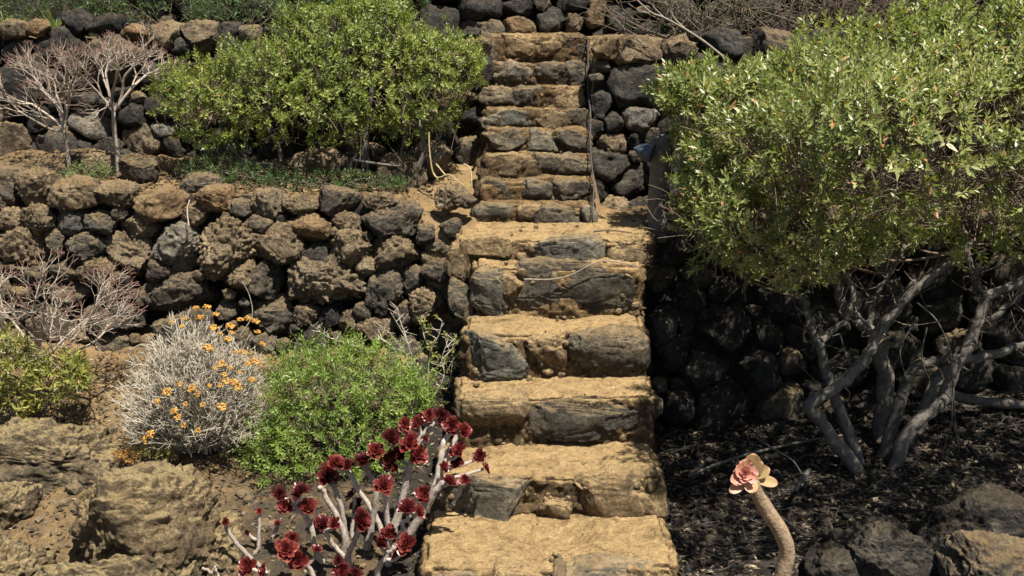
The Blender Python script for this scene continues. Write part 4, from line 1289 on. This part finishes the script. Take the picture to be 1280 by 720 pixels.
# ------------------------------------------------------------------ maroon rosette succulent
def rosette_mesh(name, n, rad, mat, seed, cup=0.9, wide=0.95):
    """spiral of spoon shaped leaves, open flower form, axis +Z"""
    r = np.random.default_rng(seed)
    V, F, A = [], [], []
    off = 0
    nu, nv = 6, 5
    for k in range(n):
        t = (k + 0.5) / n                                  # 0 heart ... 1 outer
        L = rad * (0.28 + 0.72 * t ** 0.8) * r.uniform(0.9, 1.1)
        el = (1 - t) ** 1.1 * 1.2 + 0.16 + r.normal(0, 0.07)       # lift above the horizontal
        az = k * 2.39996 + r.normal(0, 0.12)
        W = L * wide * r.uniform(0.9, 1.1)
        u = np.linspace(0, 1, nu)[:, None]; v = np.linspace(-1, 1, nv)[None]
        prof = np.clip(u, 0, 1) ** 0.75 * np.sqrt(np.clip(1.06 - u ** 7, 0, None)) + 0.18 * (1 - u)
        x = u * L + 0 * v
        yv = v * W * 0.5 * prof
        zv = 0.22 * W * (v ** 2) * prof + 0.18 * L * u ** 2 * cup * (1 - t * 0.7) + 0.012 * L * r.normal(size=(nu, nv))
        ce, se = math.cos(el), math.sin(el)
        X = x * ce - zv * se + rad * 0.04
        Zz = x * se + zv * ce - 0.10 * rad * t + 0.06 * rad * (1 - t)
        ca, sa = math.cos(az), math.sin(az)
        P = np.stack([X * ca - yv * sa, X * sa + yv * ca, Zz], -1).reshape(-1, 3)
        i = np.arange(nu * nv).reshape(nu, nv) + off
        V.append(P)
        F.append(np.stack([i[:-1, :-1], i[1:, :-1], i[1:, 1:], i[:-1, 1:]], -1).reshape(-1, 4))
        edge = np.maximum(np.abs(v) ** 4, u ** 6) + 0 * u
        A.append(np.clip(0.25 + 0.3 * r.random() + 0.45 * edge, 0, 1).ravel())
        off += nu * nv
    return mesh_np(name, np.concatenate(V), np.concatenate(F), mat, {'rnd': np.concatenate(A)})

r = np.random.default_rng(91)
def cr(pts):
    return [(240 + x / 3, 480 + y / 3) for x, y in pts]
ab = at(455, 735, 4.95); ab[2] = gz(ab[0], ab[1])
aeo = thing('red_succulent', ab, 'branching succulent with dark red rosettes on pale grey stems beside the lower steps', 'succulent')
MAIN = [([(700, 760), (740, 660), (830, 540), (900, 420), (945, 362)], (4.95, 4.88, 4.85), 0.026, 0.017),
        ([(655, 770), (668, 560), (690, 400), (650, 310)], (5.0, 5.0), 0.022, 0.014),
        ([(740, 770), (735, 560), (722, 410)], (4.9, 4.8), 0.020, 0.013),
        ([(705, 770), (770, 500), (800, 390), (822, 290)], (5.02, 5.0), 0.022, 0.016),
        ([(565, 740), (570, 560), (500, 420), (478, 385)], (4.92, 4.85), 0.018, 0.012),
        ([(590, 760), (560, 470), (528, 375)], (5.0, 5.0), 0.017, 0.013),
        ([(590, 760), (590, 640), (620, 560), (632, 525)], (4.85, 4.75), 0.017, 0.012),
        ([(500, 770), (470, 640), (440, 520), (400, 470), (350, 430)], (4.9, 4.85), 0.018, 0.011),
        ([(580, 660), (520, 590), (498, 545)], (4.84, 4.75), 0.013, 0.011),
        ([(850, 520), (905, 400), (930, 300), (945, 220), (980, 170)], (4.9, 4.95), 0.018, 0.014),
        ([(880, 480), (930, 350), (965, 250), (1000, 185)], (4.93, 5.0), 0.015, 0.013),
        ([(690, 770), (700, 690), (750, 620), (800, 610)], (4.78, 4.7), 0.018, 0.012),
        ([(760, 560), (800, 400), (840, 225), (905, 145)], (5.0, 5.05), 0.017, 0.013),
        ([(620, 760), (600, 560), (610, 430)], (5.05, 5.08), 0.014, 0.010),
        ([(470, 770), (440, 690), (380, 620)], (4.75, 4.7), 0.015, 0.010),
        ([(300, 770), (215, 650), (140, 560), (126, 525)], (4.85, 4.85), 0.013, 0.010),
        ([(240, 760), (250, 600), (252, 490)], (4.95, 4.95), 0.011, 0.009),
        ([(270, 760), (290, 600), (320, 530)], (5.0, 5.05), 0.010, 0.008),
        ([(330, 780), (270, 720), (215, 690)], (4.7, 4.65), 0.012, 0.010),
        ([(800, 560), (790, 520), (840, 485)], (4.8, 4.75), 0.012, 0.009),
        ([(720, 640), (700, 520), (640, 420), (585, 325)], (5.02, 5.0), 0.017, 0.012),
        ([(110, 760), (85, 720), (40, 690)], (4.75, 4.7), 0.008, 0.007),
        ([(140, 760), (95, 710), (85, 685)], (4.72, 4.7), 0.007, 0.006),
        ([(640, 780), (570, 735), (560, 705)], (4.7, 4.62), 0.013, 0.010)]
mains = []
for pts, ys, r0, r1 in MAIN:
    P = px_line(cr(pts), ys)
    if pts[0][1] > 735:
        P[0][2] = gz(P[0][0], P[0][1]) - 0.03
    S = spline(P, 6)
    S[1:-1] += r.normal(0, 0.0025, S[1:-1].shape)
    mains.append(S)
    obj('stem', Tubes().add(S, np.linspace(r0, r1, len(S)), 8, wob=0.07).mesh('stem', M['succ_stem'], ab), aeo)
RMESH = [rosette_mesh('rosette', 18 + 4 * (k % 4), 0.062, M['red_rosette'], 300 + k, 0.6 + 0.25 * (k % 3), 0.8 + 0.08 * (k % 3)) for k in range(8)]
ROS = [(935, 125, 36), (975, 158, 33), (1018, 175, 28), (890, 118, 24), (800, 152, 26), (845, 148, 28), (876, 205, 14), (748, 200, 33), (815, 222, 42), (846, 264, 38), (776, 262, 26), (690, 250, 32), (645, 292, 42), (745, 295, 36),
       (720, 383, 38), (868, 412, 30), (1000, 252, 34), (995, 288, 26), (943, 312, 22), (1080, 270, 25), (1099, 315, 22), (965, 365, 26), (1024, 360, 20), (808, 462, 33), (850, 480, 26), (505, 342, 42), (540, 300, 34), (578, 305, 26),
       (328, 415, 28), (350, 455, 30), (405, 405, 36), (435, 460, 32), (600, 420, 26), (620, 458, 30), (632, 512, 40), (492, 528, 36), (535, 522, 26), (805, 602, 38), (735, 560, 30), (708, 595, 28), (770, 640, 26), (352, 622, 42), (402, 662, 36),
       (375, 582, 26), (470, 622, 20), (210, 685, 36), (272, 702, 30), (562, 702, 34), (612, 712, 26), (548, 662, 20), (125, 517, 14), (252, 477, 12), (320, 522, 14), (206, 557, 10), (835, 345, 0)]
allp = np.concatenate(mains)
for i, (cx, cy, cr_) in enumerate(ROS):
    if cr_ == 0:
        continue
    px, py = 240 + cx / 3, 480 + cy / 3
    # distance: that of the nearest stem end in the picture
    best, bd = None, 1e9
    for S in mains:
        for q in (S[-1], S[-4]):
            qy = q[1]
            pr = at(px, py, qy)
            dd = np.hypot(pr[0] - q[0], pr[2] - q[2])
            if dd < bd:
                bd, best = dd, q
    y = best[1] - 0.02 + r.uniform(-0.05, 0.05)
    p = at(px, py, y)
    s = cr_ / 3 * pxm(px, py, y) / 0.062 * 1.25
    ax = norm(np.array([r.normal(0, 0.5) + 0.15, -0.70 + r.normal(0, 0.4), 0.75]))
    # leaning side stem to the nearest lower stem point
    cand = allp[(allp[:, 2] < p[2] - 0.03)]
    dist = np.linalg.norm((cand - p) * np.array([1, 1, 0.7]), axis=1)
    b0 = cand[np.argmin(dist)]
    if np.linalg.norm(b0 - p) > 0.012:
        S = spline([b0, (b0 + p) / 2 + np.array([0, 0.0, -0.012]) - ax * 0.015, p - ax * 0.012], 4)
        obj('stem', Tubes().add(S, np.linspace(0.0105, 0.0085, len(S)), 7, wob=0.05).mesh('stem', M['succ_stem'], ab), aeo)
    q = Vector(ax).to_track_quat('Z', 'Y').to_euler()
    q.rotate_axis('Z', r.uniform(0, 6.28))
    obj('rosette', RMESH[i % 8], aeo, p - ab, q, (s, s, s))

# ------------------------------------------------------------------ single pink succulent in the foreground
r = np.random.default_rng(101)
Yp = 3.9
kb = at(985, 735, Yp); 
kx = at(975, 790, Yp); kx[2] = gz(kx[0], kx[1]) - 0.03
pk = thing('pink_succulent', kx, 'single pink and peach succulent rosette on a tall curved scarred stem', 'succulent')
SP_ = [kx, at(960, 850, Yp), at(972, 760, Yp), at(978, 718, Yp), at(984, 690, Yp), at(976, 665, Yp), at(960, 640, Yp), at(948, 618, Yp), at(941, 600, Yp)]
S = spline(SP_, 8)
def stem_with_scars(S, r0, r1, sides=20):
    t = Tubes()
    n = 170
    l = np.concatenate([[0], np.cumsum(np.linalg.norm(np.diff(S, axis=0), axis=1))])
    ss = np.linspace(0, l[-1], n * 2)
    P = np.stack([np.interp(ss, l, S[:, i]) for i in range(3)], 1)
    rad = np.interp(ss, [0, l[-1]], [r0, r1])
    ring = np.abs(np.sin(ss * math.pi / 0.019 + 0.6 * np.sin(ss * 40)))
    rad = rad * (0.975 + 0.03 * np.sqrt(ring)) * (1 + 0.05 * fbm(P * 9, 2, 77))
    t.add(P, rad, sides, wob=0.022)
    return t
obj('stem', stem_with_scars(S, 0.040, 0.031).mesh('stem', M['warm_stem'], kx), pk)
def spoon(L, W, cup, bend, thick, seed, lo, hi):
    """one fleshy leaf with real thickness, along +Y, facing +Z"""
    nu, nv = 13, 9
    u = np.linspace(0, 1, nu)[:, None]; v = np.linspace(-1, 1, nv)[None]
    prof = np.sqrt(np.clip(u, 0, 1)) * np.sqrt(np.clip(1.02 - u ** 3.4, 0, None)) + 0.16 * (1 - u)
    x = v * W * 0.5 * prof
    y = u * L + 0 * v
    z = cup * W * (v ** 2) * prof + bend * L * u ** 2
    th = thick * (1 - np.abs(v) ** 3) * np.clip(1.05 - u ** 5, 0.05, 1)
    top = np.stack([x, y, z + th], -1).reshape(-1, 3)
    bot = np.stack([x, y, z - th], -1).reshape(-1, 3)
    i = np.arange(nu * nv).reshape(nu, nv)
    f1 = np.stack([i[:-1, :-1], i[:-1, 1:], i[1:, 1:], i[1:, :-1]], -1).reshape(-1, 4)
    f2 = f1[:, ::-1] + nu * nv
    ring = np.concatenate([i[0, :], i[1:, -1], i[-1, -2::-1], i[-2:0:-1, 0]])
    rn = np.roll(ring, -1)
    f3 = np.stack([ring, ring + nu * nv, rn + nu * nv, rn], -1)
    a = lo + (hi - lo) * np.clip(u ** 2.5 * 0.8 + 0.35 * np.abs(v) ** 3, 0, 1)
    a = np.concatenate([a.ravel(), a.ravel()])
    return mesh_np('leaf', np.concatenate([top, bot]), np.concatenate([f1, f2, f3]), M['pink_petal'], {'rnd': a})
hub = at(938, 596, Yp)
s_ = pxm(938, 596, Yp)
PET = [  # direction in the picture (x, up), toward camera, length px, width px, cup, bend, colour lo, hi
    ((0.05, 1.0), 0.05, 34, 26, 0.10, 0.10, 0.0, 0.42), ((0.85, 0.55), 0.25, 27, 20, 0.16, 0.05, 0.0, 0.5), ((1.0, -0.15), 0.30, 34, 18, 0.12, -0.08, 0.0, 0.55),
    ((-0.85, -0.45), 0.40, 36, 18, 0.18, 0.16, 0.3, 0.75), ((-0.10, -0.55), 0.75, 24, 22, 0.15, 0.10, 0.3, 0.75), ((-0.75, 0.55), 0.35, 32, 24, 0.15, 0.10, 0.4, 0.9), ((-0.9, 0.05), 0.45, 34, 22, 0.15, 0.10, 0.45, 0.9), ((0.45, 0.85), 0.2, 27, 20, 0.14, 0.06, 0.0, 0.5), ((-0.3, 0.9), 0.2, 30, 22, 0.14, 0.06, 0.1, 0.6)]
for i, (dr, tw, L, W, cup, bend, lo, hi) in enumerate(PET):
    me = spoon(L * s_, W * s_, cup, bend, 0.0035, i, lo, hi)
    d = norm(np.array([dr[0], -tw, dr[1]]))
    n = norm(np.array([-0.15, -1.0, 0.55]))
    n = norm(n - d * np.dot(n, d))
    x = np.cross(d, n)
    R = Matrix(np.stack([x, d, n], 1).tolist()).to_euler()
    obj('leaf', me, pk, hub - kx, R)
hb2 = at(931, 592, Yp - 0.03)
q = Vector((-0.12, -0.85, 0.5)).to_track_quat('Z', 'Y').to_euler()
obj('rosette', rosette_mesh('rosette', 22, 0.058, M['pink_heart'], 333, 0.9, 1.0), pk, hb2 - kx, q)

# ------------------------------------------------------------------ growth above the upper walls
def strap_plant(label, px, py, y, n, length, seed, width=0.02, mat='strap_leaf', group=None):
    r = np.random.default_rng(seed)
    b = at(px, py, y); b[2] = gz(b[0], b[1])
    V, F, A, off = [], [], [], 0
    for k in range(n):
        az = r.uniform(0, 6.28); el = r.uniform(0.5, 1.4)
        L = length * r.uniform(0.6, 1.15); W = width * r.uniform(0.7, 1.2)
        t = np.linspace(0, 1, 7)
        out = L * t * math.cos(el); up = L * t * math.sin(el) - 0.35 * L * t ** 2.2 * r.uniform(0.3, 1.2)
        c = np.stack([out * math.cos(az), out * math.sin(az), up], 1)
        side = np.array([-math.sin(az), math.cos(az), 0])
        w = W * (1 - t ** 2.5) * 0.5 + 0.0008
        ring = np.stack([c + side * w[:, None], c + np.array([0, 0, -0.25]) * w[:, None], c - side * w[:, None]], 1)
        i = np.arange(21).reshape(7, 3) + off
        V.append(ring.reshape(-1, 3)); A.append(np.full(21, r.random()))
        F.append(np.concatenate([np.stack([i[:-1, q], i[:-1, q + 1], i[1:, q + 1], i[1:, q]], -1) for q in (0, 1)]))
        off += 21
    o = obj('strap_leaf_plant', mesh_np('strap_leaf_plant', np.concatenate(V), np.concatenate(F), M[mat], {'rnd': np.concatenate(A)}), None, b)
    return tag(o, label, 'plant', group)
strap_plant('clump of pale arching strap leaves behind the terrace bush top', 365, 40, 9.0, 46, 0.42, 401, 0.022)
strap_plant('clump of pale strap leaves standing on the upper wall above bare trees', 70, 42, 8.95, 36, 0.36, 402, 0.022)
strap_plant('small strap-leaved tuft on the far end of the upper wall', 12, 44, 8.95, 30, 0.34, 403, 0.02)
strap_plant('tuft of thin dry grass at the root of the bare single-trunk tree', 160, 222, 7.5, 30, 0.14, 404, 0.006)
M['straw'] = leaf_material('straw', [(0.0, (0.10, 0.08, 0.045)), (0.6, (0.24, 0.19, 0.11)), (1.0, (0.38, 0.31, 0.19))], rough=0.7, transl=0.2, tr_gain=(1, 1, 0.9))
strap_plant('dry straw tuft on the shaded wall top beside the grey post', 868, 308, 6.88, 60, 0.26, 405, 0.007, 'straw')
strap_plant('dry straw tuft on the shaded wall top under the crown of the large bush', 925, 312, 6.85, 60, 0.26, 406, 0.007, 'straw')
strap_plant('dry grass tuft growing between the green shrub and the lower wall', 410, 425, 6.45, 40, 0.17, 407, 0.006, 'straw')
strap_plant('dry grass tuft at the foot of the lower wall behind the silvery shrub', 335, 440, 6.4, 40, 0.15, 408, 0.006, 'straw')
TB = [('dark rounded shrub on the top terrace behind the strap-leaved tuft', 60, 10, 9.35, (0.7, 0.3, 0.32)), ('dark dense shrub on the top terrace between strap-leaved clumps', 210, 8, 9.35, (0.75, 0.3, 0.34)),
      ('dark shrub on the top terrace next to the pale arching strap leaves', 300, 16, 9.25, (0.45, 0.28, 0.26)), ('dark leafy shrub on the top terrace behind the terrace bush', 470, 2, 9.3, (0.5, 0.25, 0.24))]
for i, (lab, px, py, y, ra) in enumerate(TB):
    small_plant('dark_shrub', lab, 'shrub', [(at(px, py, y), ra)], 330, 'dark_leaf', 10, 0.042, 0.24, 0.06, 410 + i, tw=0.5)

# dry brush on the top terrace, right
def dry_brush(label, px, py, y, w, h, n, seed, mat='twig', leaf=None, group=None):
    r = np.random.default_rng(seed)
    b = at(px, py, y); b[2] = gz(b[0], b[1])
    t = thing('dry_shrub', b, label, 'shrub', group)
    tb = Tubes(); T, A = [], []
    for k in range(n):
        q = b + np.array([r.normal(0, 0.28) * w, r.normal(0, 0.06), 0.0])
        e = q + np.array([r.normal(0, 0.5) * w, r.normal(0, 0.16), r.uniform(0.45, 1.1) * h])
        m = (q + e) / 2 + r.normal(0, 0.06, 3)
        S = spline([q, m, e], 3)
        tb.add(S, np.linspace(0.008, 0.003, len(S)), 4)
        for j in range(5):
            s = S[r.integers(2, len(S))]
            d = norm(e - q + r.normal(0, 0.35, 3))
            ee = s + d * r.uniform(0.08, 0.25)
            tb.add(np.array([s, (s + ee) / 2 + r.normal(0, 0.01, 3), ee]), [0.0035, 0.003, 0.0018], 3)
            T.append(ee); A.append(d)
    stuff(obj('twigs', tb.mesh('twigs', M[mat], b), t))
    if leaf:
        V, F, a = shoots(np.array(T), np.array(A), 6, 0.035, 0.25, 0.08, r)
        stuff(obj('foliage', mesh_np('foliage', V - b, F, M[leaf], {'rnd': a * 0.8}), t))
    return t
dry_brush('tangle of dry brown twigs on the top terrace above the hose wall', 880, 45, 8.75, 0.9, 0.38, 60, 421, 'twig', 'dark_leaf')
dry_brush('brown leafless brush on the top terrace behind the large bush crown', 1040, 50, 8.8, 1.0, 0.42, 80, 422, 'twig', 'litter')
dry_brush('grey-brown dry brush on the top terrace behind the far side of the large bush', 1190, 40, 8.9, 1.0, 0.45, 80, 423, 'twig', 'litter')
r = np.random.default_rng(430)
wb = at(897, 66, 8.0)
wt = thing('bleached_branch', wb, 'bleached pale dead branch reaching out above the dark upper right wall', 'branch')
tb = Tubes()
for pts, a, b_ in (([(905, 72), (880, 52), (857, 37), (830, 22), (813, 15), (790, -6)], 0.012, 0.006), ([(857, 37), (840, 18), (842, -4)], 0.007, 0.004), ([(830, 22), (815, 5), (822, -8)], 0.006, 0.003), ([(875, 48), (880, 20), (892, 2)], 0.006, 0.003), ([(850, 33), (865, 15), (872, -2)], 0.005, 0.003), ([(815, 16), (800, 14), (785, 4)], 0.005, 0.003)):
    S = spline(px_line(pts, (8.0, 7.9)), 5)
    tb.add(S, np.linspace(a, b_, len(S)), 6)
obj('limb', tb.mesh('limb', M['pale_twig'], wb), wt)

# ------------------------------------------------------------------ post with hood, hose, roots, sticks
pb_ = at(822, 300, 6.98); pb_[2] = gz(pb_[0] + 0.05, 7.1) - 0.05
post = thing('wooden_post', pb_, 'weathered grey post with blue-grey hood standing at the landing edge, half behind the bush', 'post')
tp = at(824, 172, 6.98)
zz = np.linspace(pb_[2], tp[2], 14)
tb = Tubes()
tb.add(np.stack([np.full(14, pb_[0]) + 0.004 * np.sin(zz * 9), np.full(14, 6.98), zz], 1), np.full(14, 0.072), 16, wob=0.03)
obj('shaft', tb.mesh('shaft', M['post'], pb_), post)
def hood_mesh():
    nu, nv = 14, 12
    V, F = [], []
    th = np.linspace(0, 2 * math.pi, nu, endpoint=False)
    for rr, sgn in ((1.0, 1), (0.92, -1)):
        for k in range(nv):
            a = k / (nv - 1)
            rad = 0.062 * rr * math.sin(min(1.0, a * 1.25 + 0.02) * math.pi / 2)
            V.append(np.stack([np.full(nu, -0.075 + 0.135 * a), rad * np.cos(th), rad * np.sin(th)], 1))
    V = np.concatenate(V)
    i = np.arange(nu * nv).reshape(nv, nu)
    q = np.stack([i[:-1], np.roll(i, -1, 1)[:-1], np.roll(i, -1, 1)[1:], i[1:]], -1).reshape(-1, 4)
    F = [q, q[:, ::-1] + nu * nv]
    rim = np.stack([i[-1], np.roll(i[-1], -1), np.roll(i[-1], -1) + nu * nv, i[-1] + nu * nv], -1)
    return mesh_np('hood', V, np.concatenate(F + [rim]), M['blue'])
hd = at(805, 189, 6.90)
obj('hood', hood_mesh(), post, hd - pb_, (0.0, 0.25, -0.35))

ht = Tubes()
hp = []
for (yf, zt, xl, xr), px, py in zip(STEPS[6:], (741, 741, 740, 738, 737, 736, 735, 734), (262, 230, 198, 166, 140, 113, 83, 50)):
    hp.append(at(px, py, yf - 0.06))
hp = np.array(hp)
hp[:, 0] += 0.008 * np.sin(np.arange(len(hp)) * 2.1)
S = spline(np.vstack([[hp[0] + np.array([0.0, -0.01, -0.12])], hp, [hp[-1] + np.array([0.01, 0.25, 0.0])]]), 5)
hose = obj('hose', ht.add(S, np.full(len(S), 0.0052), 8).mesh('hose', M['hose'], S[0]), None, S[0])
tag(hose, 'thin dark hose running up along the narrow upper steps', 'hose')
stick('dry_root', 'thin pale root hanging across the dark stone below the landing', [(655, 349), (690, 349), (715, 343), (738, 331), (755, 326), (775, 328), (800, 334)], (6.27, 6.25, 6.28), 0.0055, 0.0035, 'pale_twig', 'root')
stick('fallen_stick', 'short dark stick lying on the dusty landing', [(742, 289), (765, 288), (790, 291)], (6.72, 6.66), 0.007, 0.005, 'twig', 'stick')
vb = at(560, 240, 7.35); vb[2] = gz(vb[0], vb[1])
vine = thing('straw_vine', vb, 'pale yellow twisted bare stems at the edge of terrace bush near the narrow steps', 'plant')
for pts in ([(536, 165), (537, 190), (541, 215), (548, 222), (560, 218), (567, 222), (575, 228), (586, 238)], [(541, 215), (550, 228), (562, 230), (575, 240)], [(545, 205), (560, 222), (570, 225)], [(580, 205), (588, 212), (590, 235)]):
    S = spline(px_line(pts, (7.35, 7.25)), 5)
    obj('stem', Tubes().add(S, np.linspace(0.0065, 0.004, len(S)), 6, wob=0.05).mesh('stem', M['root'], vb), vine)
S = spline(px_line([(236, 282), (234, 262), (237, 250)], (6.75, 6.85)), 4)
tag(obj('dry_stalk', Tubes().add(S, np.linspace(0.005, 0.003, len(S)), 5).mesh('dry_stalk', M['pale_twig'], S[0]), None, S[0]), 'short straw-coloured stalk standing on the wall between rusty cap stones', 'stalk')

# ------------------------------------------------------------------ leaf litter and dry grass (uncountable)
def litter(name, label, n, xr, yr, seed, mat, size, keep=None, cat='leaf litter'):
    r = np.random.default_rng(seed)
    x = r.uniform(*xr, n); y = r.uniform(*yr, n)
    if keep is not None:
        k = keep(x, y, r); x, y = x[k], y[k]
    n = len(x)
    z = gz_arr(x, y) + 0.004
    a = r.uniform(0, 6.28, n)
    D = np.stack([np.cos(a), np.sin(a), r.normal(0.12, 0.3, n)], 1)
    Nn = np.stack([r.normal(0, 0.4, n), r.normal(0, 0.4, n), np.ones(n)], 1)
    L = size * r.uniform(0.5, 1.3, n)
    V, F, at_ = leaf_cloud(np.stack([x, y, z], 1), D, Nn, L, L * r.uniform(0.25, 0.55, n), r.random(n) ** 1.4)
    return stuff(tag(obj(name, mesh_np(name, V, F, M[mat], {'rnd': at_})), label, cat))
litter('leaf_litter', 'dead brown leaves covering the dark ground under the large bush', 15000, (0.8, 4.3), (4.7, 6.8), 501, 'litter', 0.045)
litter('leaf_litter', 'dry straw and fallen leaves scattered on the middle terrace', 2600, (-3.8, -0.4), (7.05, 8.2), 502, 'litter', 0.035)
litter('leaf_litter', 'fallen leaves and straw around the shrubs below the left wall', 3600, (-2.8, -0.42), (4.8, 6.7), 503, 'litter', 0.035)
r = np.random.default_rng(510)
tb = Tubes()
for k in range(420):
    x, y = r.uniform(0.85, 4.0), r.uniform(5.0, 6.7)
    a = r.uniform(0, 6.28); l = r.uniform(0.05, 0.22)
    p = np.array([x, y, gz(x, y) + 0.008]); q = p + np.array([math.cos(a) * l, math.sin(a) * l, 0])
    q[2] = gz(q[0], q[1]) + 0.012 + 0.03 * r.random()
    tb.add(np.array([p, (p + q) / 2 + r.normal(0, 0.012, 3) + np.array([0, 0, 0.01]), q]), [0.003, 0.0028, 0.002], 3)
stuff(tag(obj('twig_litter', tb.mesh('twig_litter', M['bark'])), 'small dead twigs strewn on the leaf mould beneath the large bush', 'twigs'))
